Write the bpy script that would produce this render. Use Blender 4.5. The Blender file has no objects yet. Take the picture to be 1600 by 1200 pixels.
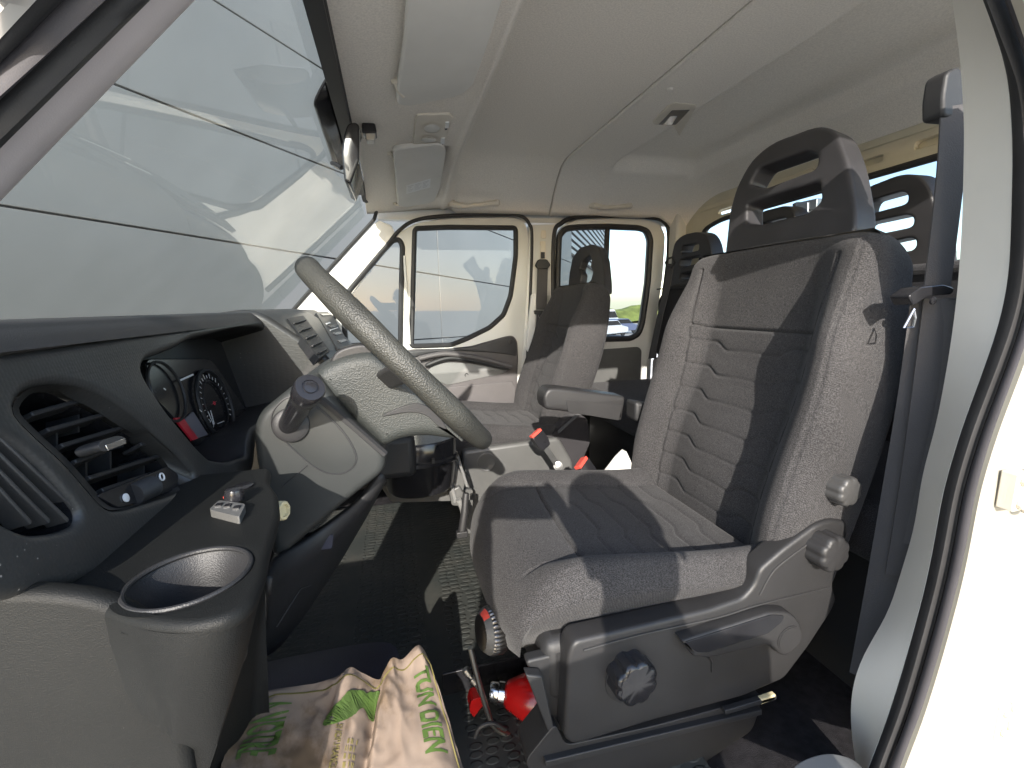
import bpy, bmesh, math, random
from mathutils import Vector, Matrix, noise
R = math.radians
random.seed(7)
S = bpy.context.scene
COL = S.collection

# ------------------------------------------------------------------ camera
# World axes: x towards the rear of the van, y from the driver's side to the passenger's side, z up.
# The camera stands at the open driver's door, at the origin; the ground is 1.75 m below it.
FPX = 700.0                                   # focal length in pixels of the 1600 px wide photo
YV = Vector((-190, -120, FPX)).normalized()   # world y seen from the camera (right, down, forward)
XV = Vector((2700, -186, FPX)); XV = (XV - XV.dot(YV) * YV).normalized()
ZV = XV.cross(YV)
cam = bpy.data.objects.new('camera', bpy.data.cameras.new('camera')); COL.objects.link(cam)
cam.data.sensor_width = 36; cam.data.lens = 36 * FPX / 1600
cam.data.clip_start = 0.02; cam.data.clip_end = 2000
right = Vector((XV[0], YV[0], ZV[0])); down = Vector((XV[1], YV[1], ZV[1])); fwd = Vector((XV[2], YV[2], ZV[2]))
cam.matrix_world = Matrix(((right[0], -down[0], -fwd[0], 0), (right[1], -down[1], -fwd[1], 0), (right[2], -down[2], -fwd[2], 0), (0, 0, 0, 1)))
S.camera = cam

# ------------------------------------------------------------------ light
SUN_D = Vector((0.27, 1.0, -0.47)).normalized()     # direction the light travels
w = bpy.data.worlds.new('World'); S.world = w; w.use_nodes = True
nt = w.node_tree
bg = nt.nodes['Background']
sky = nt.nodes.new('ShaderNodeTexSky'); sky.sky_type = 'NISHITA'; sky.sun_disc = False
sky.sun_elevation = math.asin(-SUN_D.z)
sky.sun_rotation = math.atan2(-SUN_D.x, -SUN_D.y)
sky.air_density = 1.0; sky.dust_density = 1.0; sky.ozone_density = 1.0
nt.links.new(sky.outputs['Color'], bg.inputs['Color'])
bg.inputs['Strength'].default_value = 0.15
sun = bpy.data.objects.new('sun', bpy.data.lights.new('sun', 'SUN')); COL.objects.link(sun)
sun.data.energy = 2.7; sun.data.angle = R(0.5); sun.data.color = (1.0, 0.94, 0.86)
sun.rotation_euler = SUN_D.to_track_quat('-Z', 'Y').to_euler()
S.view_settings.view_transform = 'Standard'; S.view_settings.look = 'None'
S.view_settings.exposure = 1.95; S.view_settings.gamma = 1; S.view_settings.use_curve_mapping = False
S.render.engine = 'CYCLES'
S.cycles.max_bounces = 12; S.cycles.diffuse_bounces = 6; S.cycles.glossy_bounces = 4
S.cycles.transparent_max_bounces = 16; S.cycles.use_denoising = True

# ------------------------------------------------------------------ helpers
def ray(u, v):
    d = Vector((u - 800, v - 600, FPX)); return Vector((d.dot(XV), d.dot(YV), d.dot(ZV)))
def atx(u, v, val): r = ray(u, v); return r * (val / r.x)
def aty(u, v, val): r = ray(u, v); return r * (val / r.y)
def atz(u, v, val): r = ray(u, v); return r * (val / r.z)
def atp(u, v, p0, n): r = ray(u, v); return r * (p0.dot(n) / r.dot(n))   # point of a plane
V = Vector

def link(name, me, mat, parent=None, smooth=35):
    o = bpy.data.objects.new(name, me); COL.objects.link(o)
    if mat: me.materials.append(mat)
    if smooth is not None:
        for p in me.polygons: p.use_smooth = True
        if smooth < 180: me.set_sharp_from_angle(angle=R(smooth))
    if parent:
        o.parent = parent
        base = parent
        while base.parent: base = base.parent
        if parent == base and base.type == 'EMPTY':
            o.matrix_parent_inverse = Matrix.Translation(-base.location)
    return o

def tag(o, label=None, cat=None, group=None, kind=None):
    if label: o['label'] = label
    if cat: o['category'] = cat
    if group: o['group'] = group
    if kind: o['kind'] = kind
    return o

def thing(name, label, cat, loc, group=None):
    o = bpy.data.objects.new(name, None); COL.objects.link(o); o.location = loc
    o.empty_display_size = .05
    return tag(o, label, cat, group)

def mesh(name, verts, faces, mat, parent=None, smooth=35, bevel=0, seg=3, sub=0, solid=0, offset=-1):
    me = bpy.data.meshes.new(name); me.from_pydata([tuple(v) for v in verts], [], faces); me.update()
    bm = bmesh.new(); bm.from_mesh(me)
    bmesh.ops.recalc_face_normals(bm, faces=bm.faces); bm.to_mesh(me); bm.free()
    o = link(name, me, mat, parent, smooth)
    if solid:
        m = o.modifiers.new('s', 'SOLIDIFY'); m.thickness = solid; m.offset = offset
    if bevel:
        m = o.modifiers.new('b', 'BEVEL'); m.width = bevel; m.segments = seg; m.limit_method = 'ANGLE'; m.angle_limit = R(30)
        m.harden_normals = False
    if sub:
        m = o.modifiers.new('u', 'SUBSURF'); m.levels = sub; m.render_levels = sub
    return o

class MB:
    """collects several shapes into one mesh"""
    def __init__(s): s.v = []; s.f = []
    def add(s, vs, fs):
        b = len(s.v); s.v += [V(p) for p in vs]; s.f += [tuple(i + b for i in f) for f in fs]; return s
    def box(s, c, size, rot=None):
        c = V(c); h = V(size) / 2
        vs = [V((sx * h.x, sy * h.y, sz * h.z)) for sx in (-1, 1) for sy in (-1, 1) for sz in (-1, 1)]
        if rot is not None: vs = [rot @ p for p in vs]
        return s.add([c + p for p in vs], [(0, 1, 3, 2), (4, 6, 7, 5), (0, 4, 5, 1), (2, 3, 7, 6), (0, 2, 6, 4), (1, 5, 7, 3)])
    def bar(s, a, b, wv, tv):
        """box from a to b with half-width vector wv and half-thickness vector tv"""
        a, b, wv, tv = V(a), V(b), V(wv), V(tv)
        vs = [p + x * wv + y * tv for p in (a, b) for x in (-1, 1) for y in (-1, 1)]
        return s.add(vs, [(0, 1, 3, 2), (4, 6, 7, 5), (0, 4, 5, 1), (2, 3, 7, 6), (0, 2, 6, 4), (1, 5, 7, 3)])
    def prism(s, pts, vec):
        n = len(pts); vec = V(vec); pts = [V(p) for p in pts]
        return s.add(pts + [p + vec for p in pts], [tuple(range(n))[::-1], tuple(range(n, 2 * n))] + [(i, (i + 1) % n, n + (i + 1) % n, n + i) for i in range(n)])
    def tube(s, pts, r, n=10, closed=False):
        pts = [V(p) for p in pts]; m = len(pts); rs = r if isinstance(r, (list, tuple)) else [r] * m
        up = None; b = len(s.v); rings = []
        for i, p in enumerate(pts):
            if closed: t = (pts[(i + 1) % m] - pts[i - 1]).normalized()
            else: t = (pts[min(i + 1, m - 1)] - pts[max(i - 1, 0)]).normalized()
            if up is None: up = t.orthogonal().normalized()
            up = (up - up.dot(t) * t).normalized(); sd = t.cross(up)
            for k in range(n):
                a = 2 * math.pi * k / n; s.v.append(p + rs[i] * (math.cos(a) * up + math.sin(a) * sd))
        for i in range(m if closed else m - 1):
            for k in range(n):
                j = (i + 1) % m
                s.f.append((b + i * n + k, b + i * n + (k + 1) % n, b + j * n + (k + 1) % n, b + j * n + k))
        if not closed:
            s.f.append(tuple(b + k for k in range(n))[::-1]); s.f.append(tuple(b + (m - 1) * n + k for k in range(n)))
        return s
    def lathe(s, prof, o, axis, n=32, lobes=0, depth=0.0):
        """prof: (radius, height) pairs along axis from o; lobes: grip scallops"""
        o = V(o); axis = V(axis).normalized(); u = axis.orthogonal().normalized(); w_ = axis.cross(u); b = len(s.v)
        for r, h in prof:
            for k in range(n):
                a = 2 * math.pi * k / n
                rr = r
                if lobes: rr = r * (1 - depth * (0.5 + 0.5 * math.cos(lobes * a)) ** 2)
                s.v.append(o + axis * h + rr * (math.cos(a) * u + math.sin(a) * w_))
        for i in range(len(prof) - 1):
            for k in range(n):
                s.f.append((b + i * n + k, b + i * n + (k + 1) % n, b + (i + 1) * n + (k + 1) % n, b + (i + 1) * n + k))
        s.f.append(tuple(b + k for k in range(n))[::-1]); s.f.append(tuple(b + (len(prof) - 1) * n + k for k in range(n)))
        return s
    def loft(s, rings, caps=True, closed=True):
        b = len(s.v); n = len(rings[0])
        for r in rings: s.v += [V(p) for p in r]
        for i in range(len(rings) - 1):
            for k in range(n if closed else n - 1):
                s.f.append((b + i * n + k, b + i * n + (k + 1) % n, b + (i + 1) * n + (k + 1) % n, b + (i + 1) * n + k))
        if caps:
            s.f.append(tuple(b + k for k in range(n))[::-1]); s.f.append(tuple(b + (len(rings) - 1) * n + k for k in range(n)))
        return s
    def build(s, name, mat, parent=None, **k): return mesh(name, s.v, s.f, mat, parent, **k)
    def build_each(s, name, mat, parent=None, **k):
        """one object per connected piece"""
        n = len(s.v); root = list(range(n))
        def find(i):
            while root[i] != i: root[i] = root[root[i]]; i = root[i]
            return i
        for f in s.f:
            for q in f[1:]: root[find(q)] = find(f[0])
        out = []; groups = {}
        for f in s.f: groups.setdefault(find(f[0]), []).append(f)
        for fs in groups.values():
            ids = sorted({i for f in fs for i in f}); mp = {i: j for j, i in enumerate(ids)}
            out.append(mesh(name, [s.v[i] for i in ids], [tuple(mp[i] for i in f) for f in fs], mat, parent, **k))
        return out

def fillet(pts, r, n=5):
    """round the corners of a closed 2D/3D polygon; r a number or one per corner"""
    out = []; m = len(pts); pts = [V(p) for p in pts]
    for i, p in enumerate(pts):
        rr = r[i] if isinstance(r, (list, tuple)) else r
        a = pts[i - 1] - p; b = pts[(i + 1) % m] - p
        la, lb = a.length, b.length
        t = min(rr, la * .49, lb * .49)
        if t < 1e-5: out.append(p); continue
        a = p + a.normalized() * t; b = p + b.normalized() * t
        for k in range(n + 1):
            q = k / n; out.append((1 - q) ** 2 * a + 2 * q * (1 - q) * p + q * q * b)
    return out

def crom(pts, n, closed=False):
    """Catmull-Rom through pts, n samples"""
    P = [V(p) for p in pts]; m = len(P); out = []
    segs = m if closed else m - 1
    for i in range(n):
        t = i * segs / (n if closed else n - 1); k = min(int(t), segs - 1); f = t - k
        if closed: a, b, c, d = P[(k - 1) % m], P[k % m], P[(k + 1) % m], P[(k + 2) % m]
        else: a, b, c, d = P[max(k - 1, 0)], P[k], P[k + 1], P[min(k + 2, m - 1)]
        out.append(.5 * (2 * b + (c - a) * f + (2 * a - 5 * b + 4 * c - d) * f * f + (3 * b - a - 3 * c + d) * f ** 3))
    return out

def plate(name, frame, outer, holes, depth, mat, parent=None, bevel=.003, smooth=35, res=2):
    """flat plate with holes: frame = (origin, ux, uy); outlines are 3D points lying on the frame's plane;
    the front face lies on that plane and the plate is `depth` thick behind it (against ux x uy)"""
    o, ux, uy = frame; nz = ux.cross(uy)
    cu = bpy.data.curves.new('c', 'CURVE'); cu.dimensions = '2D'; cu.fill_mode = 'BOTH'
    cu.extrude = max(depth / 2 - bevel, 1e-4); cu.bevel_depth = bevel; cu.bevel_resolution = res; cu.offset = -bevel
    for ring in [outer] + list(holes):
        sp = cu.splines.new('POLY'); sp.use_cyclic_u = True; sp.points.add(len(ring) - 1)
        for k, p in enumerate(ring):
            d = V(p) - o; sp.points[k].co = (d.dot(ux), d.dot(uy), 0, 1)
    ob = bpy.data.objects.new('c', cu); COL.objects.link(ob)
    dg = bpy.context.evaluated_depsgraph_get()
    me = bpy.data.meshes.new_from_object(ob.evaluated_get(dg))
    bpy.data.objects.remove(ob); bpy.data.curves.remove(cu)
    me.name = name; me.materials.clear()
    for v in me.vertices:
        v.co = o + ux * v.co.x + uy * v.co.y + nz * (v.co.z - depth / 2)
    bm = bmesh.new(); bm.from_mesh(me); bmesh.ops.remove_doubles(bm, verts=bm.verts, dist=1e-5)
    bmesh.ops.recalc_face_normals(bm, faces=bm.faces); bm.to_mesh(me); bm.free()
    return link(name, me, mat, parent, smooth)

def grid(name, fn, nu, nv, mat, parent=None, solid=0, smooth=60, offset=-1, **k):
    vs = [fn(i / nu, j / nv) for j in range(nv + 1) for i in range(nu + 1)]
    fs = [(j * (nu + 1) + i, j * (nu + 1) + i + 1, (j + 1) * (nu + 1) + i + 1, (j + 1) * (nu + 1) + i) for j in range(nv) for i in range(nu)]
    return mesh(name, vs, fs, mat, parent, smooth=smooth, solid=solid, offset=offset, **k)

def lettering(name, body, size, o, ux, uy, mat, parent=None, lift=.001, extrude=.0003, spacing=1.0, bold=0.0):
    cu = bpy.data.curves.new('t', 'FONT'); cu.body = body; cu.size = size; cu.extrude = extrude; cu.space_character = spacing
    cu.offset = bold; cu.align_x = 'LEFT'
    ob = bpy.data.objects.new('t', cu); COL.objects.link(ob)
    dg = bpy.context.evaluated_depsgraph_get(); me = bpy.data.meshes.new_from_object(ob.evaluated_get(dg))
    bpy.data.objects.remove(ob); bpy.data.curves.remove(cu)
    me.materials.clear(); nz = ux.cross(uy)
    for v in me.vertices: v.co = o + ux * v.co.x + uy * v.co.y + nz * (v.co.z + lift)
    return link(name, me, mat, parent, None)

def sstep(a, b, x):
    t = min(1, max(0, (x - a) / (b - a))); return t * t * (3 - 2 * t)

# ------------------------------------------------------------------ materials
def nodes(name):
    m = bpy.data.materials.new(name); m.use_nodes = True; return m, m.node_tree, m.node_tree.nodes['Principled BSDF']

def mat(name, col, rough=.5, metal=0, spec=.5, noise_amt=0, noise_scale=8, bump=0, bump_scale=400, kind='noise', speck=0, coord='Object', speck_col=(.35, .33, .3), sheen=0, rough_var=0):
    m, t, b = nodes(name)
    b.inputs['Roughness'].default_value = rough; b.inputs['Metallic'].default_value = metal
    b.inputs['Specular IOR Level'].default_value = spec
    if sheen: b.inputs['Sheen Weight'].default_value = sheen; b.inputs['Sheen Roughness'].default_value = .5
    tc = t.nodes.new('ShaderNodeTexCoord'); L = t.links.new
    c = None
    rgb = t.nodes.new('ShaderNodeRGB'); rgb.outputs[0].default_value = (*col, 1); c = rgb.outputs[0]
    if noise_amt:
        n = t.nodes.new('ShaderNodeTexNoise'); n.inputs['Scale'].default_value = noise_scale; n.inputs['Detail'].default_value = 5
        L(tc.outputs[coord], n.inputs['Vector'])
        r = t.nodes.new('ShaderNodeMapRange'); r.inputs['From Min'].default_value = .3; r.inputs['From Max'].default_value = .7
        r.inputs['To Min'].default_value = 1 - noise_amt; r.inputs['To Max'].default_value = 1 + noise_amt
        L(n.outputs['Fac'], r.inputs['Value'])
        mx = t.nodes.new('ShaderNodeVectorMath'); mx.operation = 'SCALE'
        L(c, mx.inputs[0]); L(r.outputs[0], mx.inputs['Scale']); c = mx.outputs[0]
        if rough_var:
            r2 = t.nodes.new('ShaderNodeMapRange'); r2.inputs['From Min'].default_value = .3; r2.inputs['From Max'].default_value = .7
            r2.inputs['To Min'].default_value = rough - rough_var; r2.inputs['To Max'].default_value = rough + rough_var
            L(n.outputs['Fac'], r2.inputs['Value']); L(r2.outputs[0], b.inputs['Roughness'])
    if speck:      # dust and crumbs: sparse little pale dots
        vo = t.nodes.new('ShaderNodeTexVoronoi'); vo.inputs['Scale'].default_value = 110; L(tc.outputs[coord], vo.inputs['Vector'])
        ns = t.nodes.new('ShaderNodeTexNoise'); ns.inputs['Scale'].default_value = 9; L(tc.outputs[coord], ns.inputs['Vector'])
        th = t.nodes.new('ShaderNodeMapRange'); th.inputs['From Min'].default_value = .45; th.inputs['From Max'].default_value = .75
        th.inputs['To Min'].default_value = 0; th.inputs['To Max'].default_value = .10 * speck; L(ns.outputs['Fac'], th.inputs['Value'])
        lt = t.nodes.new('ShaderNodeMath'); lt.operation = 'LESS_THAN'; L(vo.outputs['Distance'], lt.inputs[0]); L(th.outputs[0], lt.inputs[1])
        mix = t.nodes.new('ShaderNodeMix'); mix.data_type = 'RGBA'; L(lt.outputs[0], mix.inputs[0]); L(c, mix.inputs[6]); mix.inputs[7].default_value = (*speck_col, 1)
        c = mix.outputs[2]
    L(c, b.inputs['Base Color'])
    if bump:
        if kind == 'noise':
            n2 = t.nodes.new('ShaderNodeTexNoise'); n2.inputs['Scale'].default_value = bump_scale; n2.inputs['Detail'].default_value = 2; h = n2.outputs['Fac']
        else:
            n2 = t.nodes.new('ShaderNodeTexVoronoi'); n2.inputs['Scale'].default_value = bump_scale; h = n2.outputs['Distance']
        L(tc.outputs[coord], n2.inputs['Vector'])
        bp = t.nodes.new('ShaderNodeBump'); bp.inputs['Strength'].default_value = bump; bp.inputs['Distance'].default_value = .002
        L(h, bp.inputs['Height']); L(bp.outputs[0], b.inputs['Normal'])
    return m

def fabric(name, col, scale=600, light=1.8, contrast=.48):
    """woven upholstery: diagonal ribs broken by noise, fine flecks of lighter yarn"""
    m, t, b = nodes(name); L = t.links.new
    b.inputs['Roughness'].default_value = .95; b.inputs['Specular IOR Level'].default_value = .15
    b.inputs['Sheen Weight'].default_value = .06; b.inputs['Sheen Roughness'].default_value = .5
    tc = t.nodes.new('ShaderNodeTexCoord')
    n = t.nodes.new('ShaderNodeTexNoise'); n.inputs['Scale'].default_value = scale; n.inputs['Detail'].default_value = 1
    L(tc.outputs['Object'], n.inputs['Vector'])
    wv = t.nodes.new('ShaderNodeTexWave'); wv.bands_direction = 'DIAGONAL'; wv.inputs['Scale'].default_value = scale * .22; wv.inputs['Distortion'].default_value = 1.5
    wv.inputs['Detail'].default_value = 1; wv.inputs['Detail Scale'].default_value = 4
    L(tc.outputs['Object'], wv.inputs['Vector'])
    ad = t.nodes.new('ShaderNodeMath'); ad.operation = 'MULTIPLY_ADD'; L(wv.outputs['Fac'], ad.inputs[0]); ad.inputs[1].default_value = .09; L(n.outputs['Fac'], ad.inputs[2])
    ra = t.nodes.new('ShaderNodeValToRGB'); e = ra.color_ramp.elements
    e[0].position = .42; e[0].color = (*[c * (1 - contrast) for c in col], 1); e[1].position = .80; e[1].color = (*[c * light for c in col], 1)
    L(ad.outputs[0], ra.inputs[0]); 
    n3 = t.nodes.new('ShaderNodeTexNoise'); n3.inputs['Scale'].default_value = 5; n3.inputs['Detail'].default_value = 4; L(tc.outputs['Object'], n3.inputs['Vector'])
    r = t.nodes.new('ShaderNodeMapRange'); r.inputs['From Min'].default_value = .3; r.inputs['From Max'].default_value = .7; r.inputs['To Min'].default_value = .85; r.inputs['To Max'].default_value = 1.15
    L(n3.outputs['Fac'], r.inputs['Value']); mx = t.nodes.new('ShaderNodeVectorMath'); mx.operation = 'SCALE'; L(ra.outputs[0], mx.inputs[0]); L(r.outputs[0], mx.inputs['Scale'])
    L(mx.outputs[0], b.inputs['Base Color'])
    bp = t.nodes.new('ShaderNodeBump'); bp.inputs['Strength'].default_value = .5; bp.inputs['Distance'].default_value = .0015
    L(ad.outputs[0], bp.inputs['Height']); L(bp.outputs[0], b.inputs['Normal'])
    return m

def hexplastic(name, col, scale=330, rough=.42):
    """moulded plastic with a fine honeycomb grain and dust"""
    m, t, b = nodes(name); L = t.links.new
    b.inputs['Roughness'].default_value = rough
    tc = t.nodes.new('ShaderNodeTexCoord')
    mp = t.nodes.new('ShaderNodeMapping'); mp.inputs['Scale'].default_value = (.3, 1, 1); L(tc.outputs['Object'], mp.inputs['Vector'])
    vo = t.nodes.new('ShaderNodeTexVoronoi'); vo.inputs['Scale'].default_value = scale; vo.inputs['Randomness'].default_value = .4; L(mp.outputs[0], vo.inputs['Vector'])
    bp = t.nodes.new('ShaderNodeBump'); bp.inputs['Strength'].default_value = .22; bp.inputs['Distance'].default_value = .0012; bp.invert = True
    L(vo.outputs['Distance'], bp.inputs['Height']); L(bp.outputs[0], b.inputs['Normal'])
    v2 = t.nodes.new('ShaderNodeTexVoronoi'); v2.inputs['Scale'].default_value = 120; L(tc.outputs['Object'], v2.inputs['Vector'])
    ns = t.nodes.new('ShaderNodeTexNoise'); ns.inputs['Scale'].default_value = 10; ns.inputs['Detail'].default_value = 4; L(tc.outputs['Object'], ns.inputs['Vector'])
    th = t.nodes.new('ShaderNodeMapRange'); th.inputs['From Min'].default_value = .5; th.inputs['From Max'].default_value = .75; th.inputs['To Min'].default_value = 0; th.inputs['To Max'].default_value = .13
    L(ns.outputs['Fac'], th.inputs['Value'])
    lt = t.nodes.new('ShaderNodeMath'); lt.operation = 'LESS_THAN'; L(v2.outputs['Distance'], lt.inputs[0]); L(th.outputs[0], lt.inputs[1])
    r = t.nodes.new('ShaderNodeMapRange'); r.inputs['From Min'].default_value = .3; r.inputs['From Max'].default_value = .7; r.inputs['To Min'].default_value = .8; r.inputs['To Max'].default_value = 1.25
    L(ns.outputs['Fac'], r.inputs['Value'])
    sc = t.nodes.new('ShaderNodeVectorMath'); sc.operation = 'SCALE'; sc.inputs[0].default_value = col; L(r.outputs[0], sc.inputs['Scale'])
    mix = t.nodes.new('ShaderNodeMix'); mix.data_type = 'RGBA'; L(lt.outputs[0], mix.inputs[0]); L(sc.outputs[0], mix.inputs[6]); mix.inputs[7].default_value = (.3, .28, .25, 1)
    L(mix.outputs[2], b.inputs['Base Color'])
    return m

def glass(name, tint=(.93, .96, .95), refl=1.0, ior=1.5, dirt_haze=.0):
    m = bpy.data.materials.new(name); m.use_nodes = True; t = m.node_tree; L = t.links.new
    t.nodes.remove(t.nodes['Principled BSDF']); out = t.nodes['Material Output']
    tr = t.nodes.new('ShaderNodeBsdfTransparent'); tr.inputs[0].default_value = (*tint, 1)
    gl = t.nodes.new('ShaderNodeBsdfGlossy'); gl.inputs['Roughness'].default_value = .02; gl.inputs[0].default_value = (refl, refl, refl, 1)
    fr = t.nodes.new('ShaderNodeFresnel'); fr.inputs['IOR'].default_value = ior
    # the pane is one sheet: keep the same reflectance whichever way it faces
    geo = t.nodes.new('ShaderNodeNewGeometry'); mi = t.nodes.new('ShaderNodeMapRange')
    mi.inputs['To Min'].default_value = ior; mi.inputs['To Max'].default_value = 1 / ior
    L(geo.outputs['Backfacing'], mi.inputs['Value']); L(mi.outputs[0], fr.inputs['IOR'])
    mx = t.nodes.new('ShaderNodeMixShader'); L(fr.outputs[0], mx.inputs[0]); L(tr.outputs[0], mx.inputs[1]); L(gl.outputs[0], mx.inputs[2])
    last = mx
    if dirt_haze:
        df = t.nodes.new('ShaderNodeBsdfDiffuse'); df.inputs[0].default_value = (.6, .6, .57, 1)
        tc = t.nodes.new('ShaderNodeTexCoord'); n = t.nodes.new('ShaderNodeTexNoise'); n.inputs['Scale'].default_value = 6; n.inputs['Detail'].default_value = 6
        L(tc.outputs['Object'], n.inputs['Vector'])
        r = t.nodes.new('ShaderNodeMapRange'); r.inputs['From Min'].default_value = .35; r.inputs['From Max'].default_value = .75; r.inputs['To Min'].default_value = dirt_haze * .5; r.inputs['To Max'].default_value = dirt_haze * 1.6
        L(n.outputs['Fac'], r.inputs['Value'])
        m2 = t.nodes.new('ShaderNodeMixShader'); L(r.outputs[0], m2.inputs[0]); L(mx.outputs[0], m2.inputs[1]); L(df.outputs[0], m2.inputs[2]); last = m2
    L(last.outputs[0], out.inputs[0])
    return m

M = dict(
    dash=hexplastic('dash_honeycomb_plastic', (.030, .030, .029), scale=260),
    plastic=mat('grained_dark_plastic', (.020, .020, .021), .46, spec=.4, bump=.25, bump_scale=900, noise_amt=.25, noise_scale=7, speck=.3),
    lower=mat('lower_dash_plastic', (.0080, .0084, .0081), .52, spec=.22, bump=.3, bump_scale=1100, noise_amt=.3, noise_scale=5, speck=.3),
    cowl=mat('column_cowl_plastic', (.026, .028, .027), .46, spec=.4, bump=.15, bump_scale=900, noise_amt=.15, noise_scale=6, speck=.5),
    trim=mat('seat_trim_plastic', (.022, .0215, .022), .42, spec=.38, bump=.2, bump_scale=1200, noise_amt=.15, noise_scale=9),
    leather=mat('worn_wheel_leather', (.036, .036, .031), .52, bump=.55, bump_scale=380, kind='voronoi', noise_amt=.3, noise_scale=12),
    pad=mat('pebbled_airbag_cover', (.028, .031, .029), .54, bump=.35, bump_scale=420, kind='voronoi', noise_amt=.15, noise_scale=8),
    gloss=mat('black_gloss_plastic', (.015, .015, .017), .18, noise_amt=.1, noise_scale=20),
    dark=mat('black_matt_plastic', (.018, .018, .019), .55, bump=.2, bump_scale=700),
    head=mat('headrest_skin', (.030, .029, .031), .40, bump=.25, bump_scale=1000, noise_amt=.15, noise_scale=12),
    grip=mat('grey_grip_plastic', (.050, .049, .048), .42, bump=.2, bump_scale=900, noise_amt=.12),
    rubber=mat('black_rubber_seal', (.018, .018, .019), .6, bump=.12, bump_scale=600, noise_amt=.25, noise_scale=14),
    sealgrey=mat('dusty_grey_seal', (.045, .042, .046), .7, bump=.12, bump_scale=700, noise_amt=.2, noise_scale=12),
    felt=mat('headliner_felt', (.78, .735, .66), .95, spec=.1, noise_amt=.10, noise_scale=260, bump=.6, bump_scale=900),
    felt2=mat('rear_headliner_felt', (.78, .74, .67), .95, spec=.1, noise_amt=.10, noise_scale=260, bump=.6, bump_scale=900),
    visor=mat('visor_vinyl', (.63, .615, .57), .7, spec=.25, bump=.15, bump_scale=700, noise_amt=.04),
    beige=mat('beige_plastic', (.60, .55, .46), .5, noise_amt=.06, noise_scale=20, bump=.1, bump_scale=800),
    cream=mat('cream_body_paint', (.55, .548, .52), .28, noise_amt=.05, noise_scale=6),
    yellow=mat('yellowed_cream_paint', (.54, .50, .38), .4, noise_amt=.08, noise_scale=8),
    white=mat('white_body_paint', (.68, .66, .62), .25, noise_amt=.03),
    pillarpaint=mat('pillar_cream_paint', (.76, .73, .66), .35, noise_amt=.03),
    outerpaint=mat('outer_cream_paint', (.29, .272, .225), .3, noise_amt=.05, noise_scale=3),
    pinktrim=mat('pillar_trim_plastic', (.44, .40, .40), .6, bump=.08, bump_scale=700, noise_amt=.06),
    card=mat('door_card_plastic', (.090, .083, .083), .55, bump=.2, bump_scale=900, noise_amt=.12, noise_scale=7),
    carddark=mat('door_card_dark_plastic', (.028, .028, .030), .5, bump=.15, bump_scale=900),
    fab=fabric('grey_seat_weave', (.041, .0395, .040)),
    fabdark=fabric('dark_seat_weave', (.034, .032, .034)),
    fabrear=fabric('rear_bench_weave', (.026, .026, .029)),
    belt=mat('belt_webbing', (.060, .057, .058), .8, bump=.4, bump_scale=500, noise_amt=.1),
    red=mat('red_plastic', (.55, .07, .05), .35, noise_amt=.08),
    redpaint=mat('red_extinguisher_paint', (.36, .008, .008), .2, noise_amt=.05),
    chrome=mat('chrome_steel', (.62, .62, .63), .2, metal=1, noise_amt=.1, noise_scale=30),
    dialmetal=mat('dial_metal', (.16, .155, .15), .35, metal=1, noise_amt=.15, noise_scale=20),
    steel=mat('dull_steel', (.35, .35, .34), .4, metal=1, noise_amt=.15, noise_scale=20),
    whiteplastic=mat('white_plastic', (.70, .70, .68), .4, noise_amt=.03),
    lightgrey=mat('light_grey_plastic', (.16, .16, .155), .42, noise_amt=.08),
    ivory=mat('ivory_knob', (.55, .47, .28), .4, noise_amt=.1, noise_scale=30),
    screen=mat('grey_display', (.16, .16, .19), .3, noise_amt=.05),
    gaugered=mat('red_warning_panel', (.55, .02, .04), .35, noise_amt=.1),
    ink=mat('white_print', (.75, .75, .75), .5, noise_amt=.02),
    glass=glass('clear_window_glass', (.90, .94, .95), refl=.6),
    rearglass=glass('sky_dimming_rear_glass', (.46, .50, .53), refl=.5),  # tint added to dim the bright sky behind the rear panes
    wind=glass('windscreen_glass', (.85, .89, .87), refl=.8, dirt_haze=.10),  # dirt film strengthened so its pale colour also imitates haze on the pane
    mirror=mat('mirror_glass', (.8, .82, .82), .03, metal=1, noise_amt=.01),
    console=mat('console_grey_plastic', (.085, .085, .082), .42, bump=.15, bump_scale=800, noise_amt=.12, noise_scale=8, speck=.5),
    floor=mat('floor_mat_rubber', (.020, .023, .022), .5, bump=.25, bump_scale=500, noise_amt=.3, noise_scale=9, speck=.5),
    carpet=mat('black_carpet', (.020, .019, .021), .95, spec=.1, bump=.8, bump_scale=500, noise_amt=.3, noise_scale=60),
    arch=mat('wheel_arch_plastic', (.035, .036, .055), .55, bump=.6, bump_scale=420, noise_amt=.2),
)
PY = 2.25          # inner face of the passenger's side
RX = 1.55          # inner face of the rear wall
GZ = -1.75         # ground
YH, ZH, XH = V((0, 1, 0)), V((0, 0, 1)), V((1, 0, 0))
PFR = (V((0, PY, 0)), XH, ZH)            # frame of the passenger side, front face towards the driver (-y)

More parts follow.
